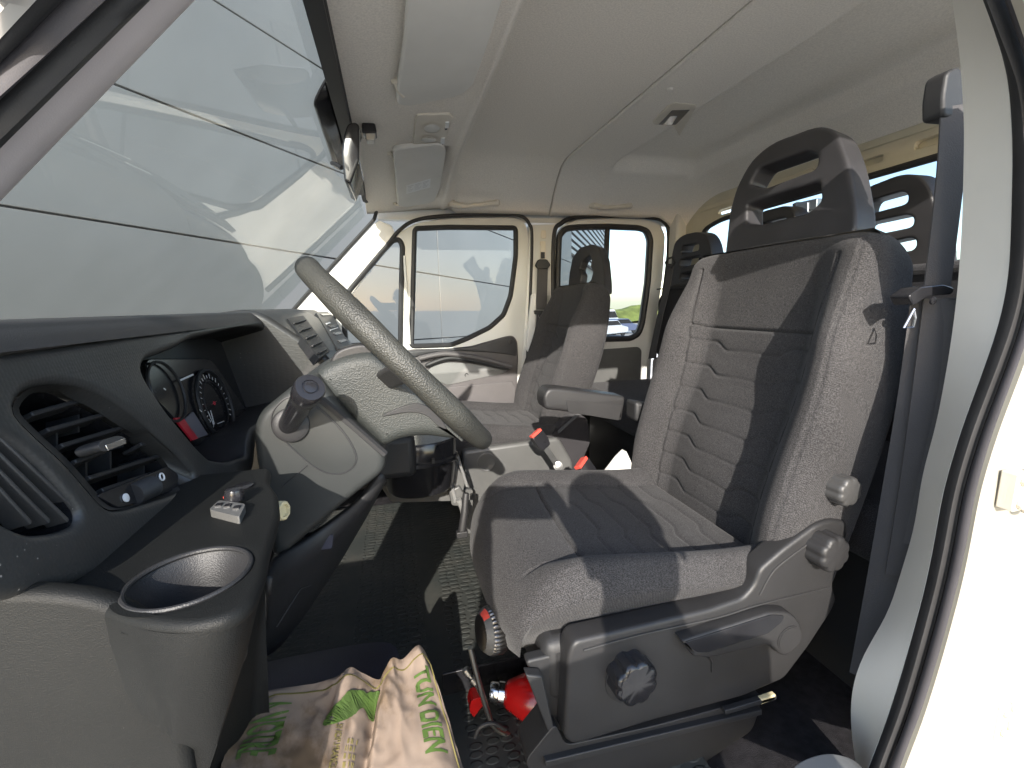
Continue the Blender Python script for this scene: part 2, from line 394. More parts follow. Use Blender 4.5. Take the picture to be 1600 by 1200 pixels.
# ------------------------------------------------------------------ outside
asphalt = mat('pale_paving', (.50, .47, .42), .9, noise_amt=.25, noise_scale=1.5, bump=.5, bump_scale=60)
g = grid('ground', lambda a, b: V((-60 + 660 * a, -300 + 600 * b, GZ - .02 * (-60 + 660 * a + 40))), 40, 40, asphalt, smooth=None)
g.data.transform(Matrix.Identity(4)); tag(g, kind='structure')
wallmat = mat('grey_cladding', (.112, .114, .114), .45, noise_amt=.08, noise_scale=1.3)
WC = aty(893, 400, 10.0); WC.z = 0; WD = V((.634, .7725, 0)).normalized(); WN = V((WD.y, -WD.x, 0))
b = MB(); seams = [-2.0, -1.12, -.34, .43, 1.20, 1.99, 2.78, 3.57, 4.36, 5.15]
vs = [-13.3, -9.4, -5.55, -2.6, 0.0]
for i in range(len(seams) - 1):
    for j in range(len(vs) - 1):
        s0, s1 = vs[j], vs[j + 1]; sm = (s0 + s1) / 2
        # panel rows fall 4 cm per metre towards the corner, as the ground does in the van's frame
        def P(s, z, d): return WC + WD * s + WN * d + V((0, 0, z - .040 * (s + 7)))
        g_ = .006
        ring = [P(s0 + g_, seams[i] + g_, 0), P(s1 - g_, seams[i] + g_, 0), P(s1 - g_, seams[i + 1] - g_, 0), P(s0 + g_, seams[i + 1] - g_, 0)]
        b.prism(ring, -WN * .05)
wl = thing('panel_wall', 'grey building wall of flush metal panels beyond the windscreen and passenger window', 'building', (WC.x - 3, WC.y - 3.5, GZ))
pw = b.build('cladding', wallmat, wl, bevel=.004, seg=2)
back = mat('dark_joint', (.07, .07, .075), .8)
b = MB(); b.prism([WC + WD * -13.3 - WN * .045 + ZH * -1.7, WC - WN * .045 + ZH * -2.2, WC - WN * .045 + ZH * 5.0, WC + WD * -13.3 - WN * .045 + ZH * 5.4], -WN * .3)
b.build('backing', back, wl)
# ribbed part of the same building, set back behind the corner
cor = thing('ribbed_wall', 'ribbed metal facade stepping back from the grey panel wall behind', 'building', (WC.x, WC.y, GZ))
ribm = mat('ribbed_cladding', (.2, .205, .21), .4)
CD = (ray(950, 400)); CD = V((CD.x, CD.y, 0)); CE = CD * (17.0 / CD.y) ; cd = (CE - V((WC.x, WC.y, 0)))
b = MB(); cn = V((cd.y, -cd.x, 0)).normalized()
for k in range(26):
    z = 1.15 + k * .16
    b.prism([WC + ZH * z, CE + ZH * (z - .2), CE + ZH * (z - .1), WC + ZH * (z + .09)], -cn * .09)
b.build('ribs', ribm, cor)
b = MB(); b.prism([WC + ZH * 1.15 - cn * .09, CE + ZH * .95 - cn * .09, CE + ZH * 5.5 - cn * .09, WC + ZH * 5.5 - cn * .09], -cn * .2); b.build('backing', back, cor)
b = MB(); b.prism([WC + ZH * -2.6 - cn * .12, CE + ZH * -2.6 - cn * .12, CE + ZH * .95 - cn * .12, WC + ZH * 1.15 - cn * .12], -cn * .2); b.build('base_panel', wallmat, cor)
# grassy bank far behind with parked vans in front
grassm = mat('bank_grass', (.16, .19, .045), .95, noise_amt=.45, noise_scale=.6)
def bank(a, c):
    x = 20 + 110 * a; y = 62 + 14 * c
    h = 2.6 * math.sin(math.pi * min(1, c * 1.3 + .05)) * (.75 + .25 * math.sin(x * .21) + .15 * math.sin(x * .63 + 1))
    return V((x, y, GZ - .02 * (x + 40) + h + .25 * noise.noise(V((x * .5, y * .5, 0)))))
tag(grid('grass_bank', bank, 120, 16, grassm, smooth=None), kind='structure')
def vehicle(x, y, rz, col, van, label, k):
    z = GZ - .02 * (x + 40)
    t = thing('parked_van' if van else 'parked_car', label, 'van' if van else 'car', (x, y, z), 'vehicles parked in front of the grassy bank')
    rot = Matrix.Rotation(rz, 3, 'Z'); body = mat('vehicle_paint_%d' % k, col, .3)
    if van: prof = [(-2.6, .35), (2.55, .35), (2.6, .95), (1.9, 1.25), (1.25, 2.2), (-2.5, 2.25), (-2.6, 1.2)]; hw = .95
    else: prof = [(-2.1, .3), (2.1, .3), (2.15, .75), (1.1, .95), (.5, 1.42), (-1.1, 1.45), (-1.8, 1.0), (-2.15, .9)]; hw = .86
    b = MB(); pts = fillet([rot @ V((px, -hw, pz)) + V((x, y, z)) for px, pz in prof], .18, 3); b.prism(pts, rot @ V((0, 2 * hw, 0)))
    b.build('body', body, t, bevel=.06, seg=2)
    b = MB()
    wn = [(1.85, 1.28), (1.3, 2.0), (.2, 2.02), (.2, 1.3)] if van else [(1.0, .98), (.45, 1.36), (-1.05, 1.38), (-1.6, 1.02)]
    b.prism([rot @ V((px, -hw - .006, pz)) + V((x, y, z)) for px, pz in wn], rot @ V((0, 2 * hw + .012, 0)))
    b.build('window', M['gloss'], t)
    for sx in (-1.45, 1.4):
        b = MB()
        for sy in (-hw + .02, hw - .18): b.lathe([(.30, 0), (.33, .03), (.33, .13), (.30, .16)], rot @ V((sx, sy, .33)) + V((x, y, z)), rot @ V((0, 1, 0)), 18)
        b.build_each('wheel', M['dark'], t)
cars = [(13.6, 34, .5, (.75, .75, .75), 1, 'white van parked nearest the ribbed building seen through the rear side window'),
        (15.6, 40, .4, (.05, .06, .08), 0, 'dark car parked behind the white van below the grassy bank'),
        (19.0, 43, .45, (.35, .37, .4), 0, 'silver car parked in the middle of the row below the bank'),
        (17.6, 35, .5, (.5, .52, .55), 0, 'pale grey car parked in front of the row, close to the window edge'),
        (22.5, 46, .5, (.7, .7, .72), 1, 'white van parked at the far end of the row below the bank'),
        (20.6, 38.5, .4, (.10, .12, .2), 0, 'navy blue car parked near the rear edge of the side window')]
for k, (x, y, r_, c, v_, lab) in enumerate(cars): vehicle(x, y, r_, c, v_, lab, k)
# lorry-mounted crane behind the rear window
cr = thing('loader_crane', 'grey folded loader crane standing behind the rear window', 'crane', (3.2, 2.5, GZ))
def CRP(u, v): return atx(u, v, 2.6)
b = MB(); b.bar(CRP(1262, 420), CRP(1262, 318), (0, .045, 0), (.05, 0, 0)); b.build('mast', M['steel'], cr, bevel=.006)
b = MB(); b.bar(CRP(1250, 325), CRP(1284, 318), (0, 0, .03), (.04, 0, 0)); b.bar(CRP(1256, 350), CRP(1279, 330), (0, .02, .02), (.03, 0, 0)); b.build_each('boom', M['steel'], cr, bevel=.006)
b = MB(); b.tube([CRP(1244, 318), CRP(1249, 340), CRP(1247, 362)], .022); b.build('hydraulic_hose', M['dark'], cr)
b = MB(); b.bar(CRP(1350, 346) , CRP(1350, 400), (0, .03, 0), (.04, 0, 0)); b.bar(CRP(1262, 420), CRP(1350, 398), (0, 0, .04), (.05, 0, 0)); b.bar((2.6, CRP(1262, 420).y, CRP(1262, 420).z), (2.6, CRP(1262, 420).y, GZ), (0, .06, 0), (.06, 0, 0)); b.build_each('frame', M['whiteplastic'], cr, bevel=.005)

# ------------------------------------------------------------------ van body
van = thing('van_body', 'cream crew cab of a van with felt headliner and bare metal rear wall', 'van body', (.7, 1.35, -.9))
def cyl(x, y): return max(0, (abs(y - 1.37) - .52) / (.36 if y > 1.37 else .42))
def z_roof(x, y):
    c = cyl(x, y); z = .615 - .19 * c ** 2.2
    return z
def z_shelf(x, y):
    c = max(0, (y - 1.75) / .5); return .495 + .10 * (x + .05) - .075 * c ** 1.6
def z_front(x, y):
    k = sstep(.255, .315, x - .015 * math.sin((y - 1.3) * 1.2))
    zs = z_shelf(x, y) ; zr = z_roof(x, y)
    lip = .008 * math.exp(-((x - .262) / .012) ** 2)
    pk = -.012 * math.exp(-((x - .01) / .03) ** 2)
    # shallow pocket for the lowered visor
    po = .020 * sstep(1.60, 1.63, y) * sstep(2.12, 2.09, y) * sstep(.06, .08, x) * sstep(.235, .215, x)
    return zs * (1 - k) + zr * k - lip + po
def fh(a, c):
    y = .49 + (PY - .010 - .49) * c; xa = -.075 + .05 * sstep(1.9, 2.3, y) * 0; x = xa + (.772 - xa) * a
    if a > .985: x -= 0
    return V((x + .03 * sstep(1.9, 2.28, y) * a + .015 * math.sin(y * 3) * 0, y, z_front(x, y)))
grid('front_headliner', fh, 170, 90, M['felt'], van, solid=.012, offset=1)
def rec(x, y):
    m_ = .028; return sstep(1.015, 1.015 + m_, x) * sstep(1.47, 1.47 - m_, x) * sstep(.72, .72 + 2.2 * m_, y) * sstep(2.02, 2.02 - 2 * m_, y)
def rh(a, c):
    y = .49 + (PY - .010 - .49) * c; xa = .778 + .03 * sstep(1.9, 2.28, y); x = xa + (RX + .005 - xa) * a
    e = max(0, (x - 1.40) / .15)
    z = z_roof(x, y) + .045 * rec(x, y) - .115 * e ** 2 - .004 * math.exp(-((x - xa) / .012) ** 2)
    return V((x, y, z))
grid('rear_headliner', rh, 110, 90, M['felt2'], van, solid=.012, offset=1)
b = MB(); b.box((.74, 1.35, .70), (1.75, 2.0, .03)); b.box((.80, .405, .60), (1.66, .05, .18)); b.box((.80, PY + .075, .55), (1.66, .05, .28)); b.box((-.10, 1.35, .62), (.02, 2.0, .16))
b.build('roof_panel', M['cream'], van)

# windscreen, its seal and the black band along the header
def ws(a, c):
    y = .56 + (PY + .02 - .56) * a; q = (a - .5) * 2
    top = V((-.085 - .02 * (1 - q * q), y, z_shelf(-.06, y) + .004)); bot = V((-.60 - .12 * (1 - q * q), y, -.085))
    return top.lerp(bot, c)
wsn = grid('windscreen', ws, 30, 12, M['wind'], van)
hdr = [V((-.075, y, z_shelf(-.06, y) - .004)) for y in [.5 + k * .1 for k in range(17)]]
pa = [aty(585, 320, 2.20), aty(588, 328, 2.22), aty(586, 338, PY - .01), aty(580, 348, PY), aty(540, 392, PY), aty(480, 459, PY), aty(455, 488, PY)]
hdr = [p for p in hdr if p.y < 2.12] + [aty(582, 312, 2.18)]
b = MB(); b.tube(crom(hdr + pa, 90), .0085, 8); b.build('windscreen_seal', M['rubber'], wsn)
b = MB(); b.loft([[V((-.086, y, z_shelf(-.06, y) - .001)), V((-.070, y, z_shelf(-.06, y) - .001)), V((-.070, y, z_shelf(-.06, y) - .022)), V((-.100, y, z_shelf(-.06, y) - .022))] for y in [.5 + .1 * k for k in range(16)]]); b.build('header_band', M['dark'], wsn)
# black camera bracket glued to the glass by the mirror
br = [(517, 62), (522, 108), (505, 135), (491, 163), (503, 200), (518, 245), (522, 262), (533, 268), (545, 240), (546, 205), (537, 170), (530, 120), (524, 62)]
pn = (V((-.075, 1.4, .49)), V((.41, 0, .36)).normalized())
wn_ = V((-.575, 0, .515)).normalized(); fr_n = V((.645, 0, -.765)).normalized()
pts = [atp(u, v, V((-.105, 1.35, .475)), fr_n) for u, v in br]
fux = V((0, 1, 0)); fuy = fr_n.cross(fux).normalized()
plate('glass_bracket', (pts[0], fux, fuy), fillet(pts, .02), [], .006, M['gloss'], wsn, bevel=.002)
# passenger-side front pillar (metal, cream) and its felt foot
pl = [(592, 344), (584, 350), (540, 398), (480, 465), (420, 530), (470, 560), (520, 500), (600, 392), (618, 366), (612, 352)]
ap = [aty(u, v, PY) for u, v in pl]
plate('front_pillar', PFR, fillet(ap, .012), [], .06, M['white'], van, bevel=.006)
# driver-side front pillar close to the lens: trim, seal and painted outer edge run parallel
def strip(name, la, lb, m, par, thick=.02, bevel=.004, n=24, bulge=0.0):
    """band between two 3D edge lines, given thickness towards the lens's back"""
    A = crom(la, n); B = crom(lb, n); rings = []
    for i in range(n):
        t = (A[min(i + 1, n - 1)] - A[max(i - 1, 0)]).normalized(); wd = B[i] - A[i]; nn = t.cross(wd).normalized()
        if nn.dot(A[i]) > 0: nn = -nn      # the face seen from the door
        q = [A[i], A[i].lerp(B[i], .25) + nn * bulge * .75, A[i].lerp(B[i], .5) + nn * bulge, A[i].lerp(B[i], .75) + nn * bulge * .75, B[i], B[i] - nn * thick, A[i] - nn * thick]
        rings.append(q)
    b = MB(); b.loft(rings); return b.build(name, m, par, smooth=50)
def dline(u0, v0, u1, v1, y):
    """edge of the near front pillar: a straight line through two points of the photo, run on past the frame"""
    A, B = aty(u0, v0, y), aty(u1, v1, y + .01); return [A.lerp(B, t) for t in (-.5, -.1, .3, .7, 1.1, 1.5)]
dp = strip('front_pillar', dline(302, 0, 0, 314, .560), dline(230, 0, 0, 233, .505), M['pinktrim'], van, .004, bulge=.008)
strip('door_seal', dline(229, 0, 0, 232, .503), dline(150, 0, 0, 150, .480), M['rubber'], dp, .01, bulge=.012)
strip('seal_lip', dline(149, 0, 0, 149, .478), dline(100, 0, 0, 100, .465), M['sealgrey'], dp, .01, bulge=.012)
strip('outer_edge', dline(99, 0, 0, 99, .464), dline(58, 0, 0, 62, .450), M['rubber'], dp, .01, bulge=.003)
strip('painted_edge', dline(57, 0, 0, 61, .448), dline(-120, 0, 0, -120, .40), M['white'], dp, .01)

# driver-side B pillar, its seal and the sunlit door shut face outside
lo = [(1483, -60), (1487, 0), (1499, 75), (1507, 187), (1504, 337), (1497, 450), (1484, 550), (1462, 670), (1440, 740), (1429, 830), (1405, 900), (1386, 971), (1350, 1010), (1327, 1087), (1331, 1162), (1350, 1260)]
hi = [(1500, -100), (1536, 0), (1574, 112), (1582, 225), (1580, 337), (1577, 430), (1562, 505), (1532, 590), (1500, 675), (1472, 770), (1459, 850), (1445, 919), (1415, 1030), (1386, 1125), (1356, 1200), (1335, 1262)]
def by_row(e, v):
    for (u0, v0), (u1, v1) in zip(e, e[1:]):
        if v0 <= v <= v1: return u0 + (u1 - u0) * (v - v0) / (v1 - v0)
    return e[-1][0]
def smooth_rows(e, n=46):
    vs_ = [-60 + 1320 * k / (n - 1) for k in range(n)]; us = [by_row(e, v) for v in vs_]
    for _ in range(2): us = [us[0]] + [(us[k - 1] + 2 * us[k] + us[k + 1]) / 4 for k in range(1, n - 1)] + [us[-1]]
    return list(zip(us, vs_))
so = [(u + 36 - 6 * sstep(300, 1000, v), v) for u, v in hi]
s2 = [(u + 26, v) for u, v in so]; s3 = [(u + 190, v) for u, v in s2]
lo, hi, so, s2, s3 = [smooth_rows(e) for e in (lo, hi, so, s2, s3)]
def edge(e, y, du=0): return [aty(u + du, v, y) for u, v in e]
bp = strip('centre_pillar', edge(lo, .50), edge(hi, .43), M['pillarpaint'], van, .02, n=90, bulge=0)
strip('door_seal', edge(hi, .428, 1), edge(so, .412), M['rubber'], bp, .01, n=90, bulge=.014)
strip('shut_edge', edge(so, .408, 1), edge(s2, .390), M['sealgrey'], bp, .01, n=90, bulge=.006)
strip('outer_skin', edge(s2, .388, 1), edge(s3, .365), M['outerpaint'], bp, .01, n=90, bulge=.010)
# rear door hinges on the outer skin
for (u, v, sc) in ((1585, 765, 1), (1560, 1120, 1.1)):
    c = aty(u, v, .372); b = MB(); b.box(c, (.030 * sc, .018, .052 * sc)); b.lathe([(.008, -.03), (.008, .03)], c + V((.012, -.012, 0)), ZH, 12)
    for dz in (-.016, .016): b.lathe([(.007, 0), (.007, .006), (.004, .008)], c + V((-.004, -.009, dz)), V((0, -1, 0)), 8)
    b.build('door_hinge', M['beige'], van, bevel=.003)

# rear wall with its window
def RW(u, v): return atx(u, v, RX)
rfr = (V((RX, 0, 0)), V((0, -1, 0)), ZH)     # front face towards -x
WT, WB = .395, .085
hole = fillet([V((RX, 2.03, .345)), V((RX, 2.03, WB)), V((RX, .66, WB)), V((RX, .66, WT)), V((RX, 1.9, WT - .02))], .05)
outer = [V((RX, .46, -.9)), V((RX, .46, .56)), V((RX, 2.0, .54)), V((RX, 2.22, .44)), V((RX, PY + .03, .3)), V((RX, PY + .03, -.9))]
slots = []
for u, v, L_ in ((1355, 254, .05), (1462, 218, .055), (1134, 329, .05)):
    c = RW(u, v); slots.append(fillet([c + V((0, -L_, -.012)), c + V((0, L_, -.012)), c + V((0, L_, .012)), c + V((0, -L_, .012))], .0118, 4))
rw = plate('rear_wall', rfr, outer, [hole] + slots, .02, M['yellow'], van, bevel=.003)
b = MB(); b.tube([p + V((-.004, 0, 0)) for p in hole], .011, 8, closed=True); b.build('window_seal', M['rubber'], rw)
b = MB(); b.add([p + V((.008, 0, 0)) for p in hole], [tuple(range(len(hole)))]); b.build('rear_window', M['rearglass'], rw, smooth=None)
b = MB()
for k, y0 in enumerate((.62, 1.02, 1.42, 1.80)):
    c0 = V((RX - .001, y0, .485 - .012 * k * (k > 1))); ring = fillet([c0 + V((0, 0, -.011)), c0 + V((0, .27, -.011)), c0 + V((0, .27, .011)), c0 + V((0, 0, .011))], .0105, 4)
    b.prism(ring, V((-.005, 0, 0)))
b.build_each('pressed_rib', M['yellow'], rw, bevel=.002)
b = MB(); b.box((RX + .035, 1.35, .50), (.02, 1.8, .16)); b.build('outer_skin', M['yellow'], rw)
b = MB(); b.box((RX - .008, 1.35, -.42), (.012, 1.78, .94)); b.build('lower_lining', M['carpet'], rw)
b = MB(); b.box((RX - .02, PY - .03, .0), (.07, .10, 1.0)); b.build('corner_post', M['cream'], van, bevel=.015)

# floor, sill and side walls under the doors
b = MB(); b.box((.55, 1.34, -.915), (2.2, 1.96, .05)); b.build('cab_floor', M['carpet'], van)
b = MB(); b.box((-.74, 1.35, -.52), (.06, 1.9, .85)); b.build('front_bulkhead', M['dark'], van)
b = MB(); b.box((1.22, .47, -.46), (.62, .03, .92)); b.build('rear_side_panel', M['dark'], van)
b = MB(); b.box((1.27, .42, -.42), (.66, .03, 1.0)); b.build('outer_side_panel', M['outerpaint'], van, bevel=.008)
b = MB(); b.prism(fillet([aty(u, v, .44) for u, v in ((1220, 1260), (1235, 1195), (1290, 1174), (1335, 1185), (1400, 1260))], .03), V((0, -.03, 0))); b.build('door_sill', M['lightgrey'], van, bevel=.006)
b = MB(); b.box((-.45, .50, -.68), (.34, .12, .55)); b.build('kick_panel', M['dark'], van, bevel=.02)

# ------------------------------------------------------------------ passenger doors
def pyl(seq, y=PY): return [aty(u, v, y) for u, v in seq]
fd = thing('passenger_door', 'cream front passenger door with dark grey card and quarter light', 'door', (.3, PY + .03, -.85))
douter = pyl([(500, 530), (545, 458), (602, 388), (622, 364), (650, 348), (700, 341), (790, 339), (812, 342), (823, 352), (827, 372), (824, 470), (817, 640), (812, 760), (560, 760), (540, 640)])
quarter = pyl([(536, 480), (545, 455), (598, 392), (614, 375), (624, 374), (629, 384), (627, 460), (624, 640), (545, 600)])
mainw = pyl([(648, 357), (700, 355), (806, 356), (806, 400), (798, 462), (787, 492), (765, 512), (730, 529), (705, 539), (643, 541)])
dframe = plate('door_frame', PFR, fillet(douter, .03), [fillet(quarter, .02), fillet(mainw, .018)], .05, M['cream'], fd, bevel=.005)
for ring, nm in ((fillet(quarter, .02), 'quarter_light'), (fillet(mainw, .018), 'window')):
    b = MB(); b.tube([p + V((0, .002, 0)) for p in ring], .0125, 8, closed=True); b.build('window_rubber', M['rubber'], dframe)
    b = MB(); b.add([p + V((0, .022, 0)) for p in ring], [tuple(range(len(ring)))]); b.build(nm, M['glass'], fd, smooth=None)
b = MB(); b.tube(crom(pyl([(520, 500), (548, 452), (604, 384), (624, 360), (650, 344), (700, 337), (790, 335), (815, 338), (827, 350), (831, 372), (828, 470), (820, 640)], PY - .004), 70), .009, 8); b.build('opening_seal', M['rubber'], fd)
b = MB(); b.box(aty(636, 470, PY - .004), (.012, .012, .42)); b.build('window_divider', M['cream'], dframe, bevel=.004)
cy = PY - .02
cardo = pyl([(560, 560), (646, 546), (700, 545), (737, 541), (790, 526), (802, 524), (809, 533), (810, 560), (807, 640), (800, 790), (540, 790)], cy)
plate('door_card', (V((0, cy, 0)), XH, ZH), fillet(cardo, .02), [], .05, M['card'], fd, bevel=.008)
up = pyl([(560, 566), (646, 548), (700, 546), (737, 542), (790, 528), (801, 526), (807, 534), (808, 556), (770, 551), (720, 548), (680, 550), (640, 560), (600, 575)], cy - .008)
uf = (V((0, cy - .008, 0)), XH, ZH)
cardu = plate('upper_card', uf, fillet(up, .012), [], .02, M['carddark'], fd, bevel=.004)
b = MB(); b.lathe([(.011, 0), (.011, .002), (.008, .003)], aty(798, 534, cy - .008), V((0, -1, 0)), 16); b.build('cap', M['dark'], cardu)
b = MB()
arc = crom([aty(u, v, cy - .03) for u, v in ((655, 560), (690, 553), (720, 555), (760, 562), (800, 573))], 24); b.tube(arc, [.013] * 24, 10)
b.build('pull_strip', M['card'], fd)
pk = pyl([(664, 586), (676, 571), (700, 566), (735, 568), (785, 576), (797, 574), (790, 582), (775, 586), (700, 602), (690, 598)], cy - .004)
plate('map_pocket', (V((0, cy - .004, 0)), XH, ZH), fillet(pk, .015), [], .02, M['lightgrey'], fd, bevel=.003)
b = MB(); a2 = crom([aty(u, v, cy - .022) for u, v in ((664, 572), (700, 560), (740, 564), (780, 573), (796, 575))], 24); b.tube(a2, [.004] + [.011] * 22 + [.003], 8); b.build('door_handle_recess', M['dark'], fd)
b = MB(); b.tube([V((math.cos(k) * .008, 0, math.sin(k) * .008)) + aty(729, 586, cy - .006) for k in [i * .5 for i in range(9)]], .002, 6); b.build('lock_ring', M['dark'], fd)
b = MB(); b.prism(pyl([(640, 610), (800, 596), (806, 604), (803, 660), (640, 700)], cy - .006), V((0, .01, 0))); b.build('lower_pocket', M['card'], fd, bevel=.004)

rd = thing('rear_passenger_door', 'cream rear passenger door with sliding window and dark lower panel', 'door', (1.0, PY + .03, -.85))
ro = pyl([(868, 420), (869, 372), (880, 352), (902, 343), (950, 341), (1010, 343), (1032, 350), (1040, 368), (1036, 430), (1018, 560), (1008, 760), (855, 760), (866, 480)])
rwi = pyl([(872, 420), (874, 368), (884, 357), (903, 355), (950, 354), (998, 356), (1012, 361), (1017, 375), (1013, 440), (1004, 505), (998, 522), (985, 529), (870, 531)])
rfr_ = plate('door_frame', PFR, fillet(ro, .02), [fillet(rwi, .02)], .05, M['cream'], rd, bevel=.005)
b = MB(); b.tube([p + V((0, .002, 0)) for p in fillet(rwi, .02)], .016, 8, closed=True); b.build('window_rubber', M['rubber'], rfr_)
b = MB(); rr = fillet(rwi, .02); b.add([p + V((0, .022, 0)) for p in rr], [tuple(range(len(rr)))]); b.build('window', M['rearglass'], rd, smooth=None)
b = MB(); b.bar(aty(949, 357, PY + .01), aty(942, 528, PY + .01), (.011, 0, 0), (0, .012, 0)); b.build('sliding_window_bar', M['rubber'], rd, bevel=.003)
b = MB(); b.tube(crom(pyl([(864, 480), (865, 372), (877, 349), (902, 339), (950, 337), (1012, 339), (1037, 346), (1045, 368), (1041, 430), (1022, 560)], PY - .004), 60), .012, 8); b.build('opening_seal', M['rubber'], rd)
lp = pyl([(900, 548), (955, 545), (998, 542), (1003, 547), (1000, 620), (990, 720), (890, 720)], PY - .012)
plate('lower_panel', (V((0, PY - .012, 0)), XH, ZH), fillet(lp, .012), [], .03, M['console'], rd, bevel=.004)

# passenger-side B pillar with belt fittings
pb = pyl([(828, 351), (868, 350), (866, 480), (855, 720), (805, 720), (822, 480)], PY - .006)
cpil = plate('centre_pillar', (V((0, PY - .006, 0)), XH, ZH), pb, [], .05, M['cream'], van, bevel=.004)
b = MB(); b.prism(fillet(pyl([(831, 460), (838, 458), (834, 560), (822, 545)], PY - .03), .01), V((0, .02, 0))); b.build('pillar_cover', M['whiteplastic'], cpil, bevel=.004)
# ------------------------------------------------------------------ dashboard
DN = V((.978, 0, .208)).normalized(); DUY = DN.cross(YH); DP = V((-.300, 0, -.02))
def D(u, v, lift=0): return atp(u, v, DP + DN * lift, DN)
DF = (DP, YH, DUY)
dash = thing('dashboard', 'dark grey honeycomb grained dashboard with air vents and instrument cluster', 'dashboard', (-.3, 1.2, -.5))
VO = ((22, 640), (45, 607), (92, 598), (140, 606), (180, 626), (230, 664), (280, 710), (306, 741), (304, 756), (268, 773), (200, 794), (172, 796), (148, 770), (108, 722), (62, 680))
VI = ((24, 641), (47, 613), (86, 609), (114, 625), (144, 638), (183, 664), (233, 692), (258, 722), (273, 745), (266, 768), (200, 791), (173, 793), (150, 769), (110, 722), (64, 680))
vent2 = fillet([D(u, v) for u, v in VO], .012, 3)
vent1 = fillet([D(u, v) for u, v in ((-60, 655), (-20, 668), (20, 690), (62, 722), (100, 765), (127, 800), (124, 818), (100, 829), (50, 834), (15, 818), (-60, 770))], .012, 3)
clus = fillet([D(u, v) for u, v in ((223, 578), (230, 561), (277, 542), (302, 528), (375, 510), (407, 510), (418, 518), (442, 526), (460, 544), (471, 569), (472, 590), (455, 618), (418, 650), (394, 668), (388, 690), (388, 712), (356, 721), (328, 717), (305, 694), (262, 642), (232, 597))], .012, 3)
douter = fillet([D(u, v) for u, v in ((-140, 572), (0, 553), (100, 540), (200, 524), (300, 511), (400, 499), (445, 497), (470, 512), (500, 562), (480, 600), (420, 668), (402, 685), (398, 735), (330, 790), (270, 840), (200, 880), (130, 908), (60, 925), (-140, 950))], [.004] * 6 + [.02] * 13, 3)
plate('instrument_panel', DF, douter, [vent1, vent2, clus], .035, M['dash'], dash, bevel=.009, res=4)
# dash top running forward under the windscreen
def dtop(a, c):
    y = .40 + 1.82 * a; q = (y - 1.35) / .95
    x0 = -.308 - .01 * sstep(1.1, 1.5, y); p = [V((x0 + .012, y, -.028)), V((x0 - .004, y, -.012)), V((x0 - .03, y, -.004)), V((x0 - .15, y, -.012)), V((-.62 - .10 * (1 - q * q), y, -.075))]
    return crom(p, 21)[int(round(c * 20))]
grid('top_pad', dtop, 24, 20, M['plastic'], dash)
def recess(name, ring, depth, mtl, shrink=.94, up=.0, floor=True):
    c = sum((V(p) for p in ring), V()) / len(ring); back = [c + (V(p) - c) * shrink - DN * depth + V((0, 0, up)) for p in ring]
    fr_ = [V(p) - DN * .006 for p in ring]; b = MB(); b.loft([fr_, [p.lerp(q, .5) for p, q in zip(fr_, back)], back], caps=False)
    if floor: b.add(back, [tuple(range(len(back)))])
    return b.build(name, mtl, dash, smooth=40)
inner2 = fillet([D(u, v, -.018) for u, v in VI], .010, 3)
b = MB(); b.loft([[p - DN * .004 for p in vent2], inner2], caps=False); b.build('vent_surround', M['dash'], dash, smooth=40)
v2 = recess('air_vent', inner2, .075, M['gloss'], .92)
v1 = recess('side_vent', vent1, .06, M['gloss'], .92)
cl = recess('cluster_hood', clus, .10, M['plastic'], .97)
b = MB()
for (u0, v0, u1, v1_) in ((30, 657, 138, 625), (55, 682, 172, 648), (78, 706, 200, 668), (100, 731, 150, 712), (206, 702, 236, 695), (122, 756, 246, 716), (143, 775, 262, 734)):
    A, B = D(u0, v0, -.030), D(u1, v1_, -.030); b.bar(A, B, DN * .011 + DUY * .003, DUY * .0022 - DN * .0006)
b.build('slats', M['dark'], v2, bevel=.0012, seg=2)
b = MB()
for u, v in ((62, 690), (98, 668), (110, 740), (150, 725), (170, 690), (205, 735)):
    b.bar(D(u, v - 14, -.045), D(u, v + 14, -.045), DN * .014, YH * .0015)
b.build_each('vane', M['dark'], v2)
A, B = D(155, 697, -.004), D(198, 686, -.004)
b = MB(); b.prism(fillet([D(u, v, .004) for u, v in ((152, 696), (160, 688), (185, 680), (197, 684), (198, 692), (172, 703), (160, 706))], .004, 3), -DN * .02); b.build('slider_tab', M['grip'], v2, bevel=.002)
b = MB(); b.bar(D(166, 700, .005), D(195, 689, .005), DUY * .003, DN * .0008); b.build('tab_inlay', M['chrome'], v2, bevel=.0005)
b = MB(); b.prism(fillet([D(u, v, -.012) for u, v in ((150, 774), (240, 738), (262, 728), (280, 742), (276, 764), (240, 778), (185, 794))], .006, 3), -DN * .02); b.build('dial_plate', M['gloss'], v2, bevel=.002)
b = MB(); c0 = D(226, 766, -.012); ax = (D(250, 755, -.012) - D(202, 777, -.012)).normalized()
pr = []
for k in range(41): pr.append((.0125 + .0007 * (k % 2), -.019 + .038 * k / 40))
b.lathe(pr, c0 - DN * .004, ax, 28); b.build('thumbwheel', M['dark'], v2, smooth=20)
b = MB(); cc = D(253, 745, -.0105); b.tube([cc + .0043 * (math.cos(t * .5236) * YH + math.sin(t * .5236) * DUY) for t in range(12)], .0010, 6, closed=True); b.build('ring_mark', M['ink'], v2)
b = MB(); b.lathe([(.0046, 0), (.0046, .0012), (.003, .0018)], D(196, 778, -.0115), DN, 16); b.build('round_mark', M['ink'], v2)
b = MB()
for k in range(4):
    b.bar(D(-60, 650 + k * 25, -.012), D(121 - k * 30, 816 + k * 2, -.012), DN * .008, (DUY * .7 + YH * .7) * .0017)
b.build('slats', M['grip'], v1, bevel=.001, seg=2)
b = MB()
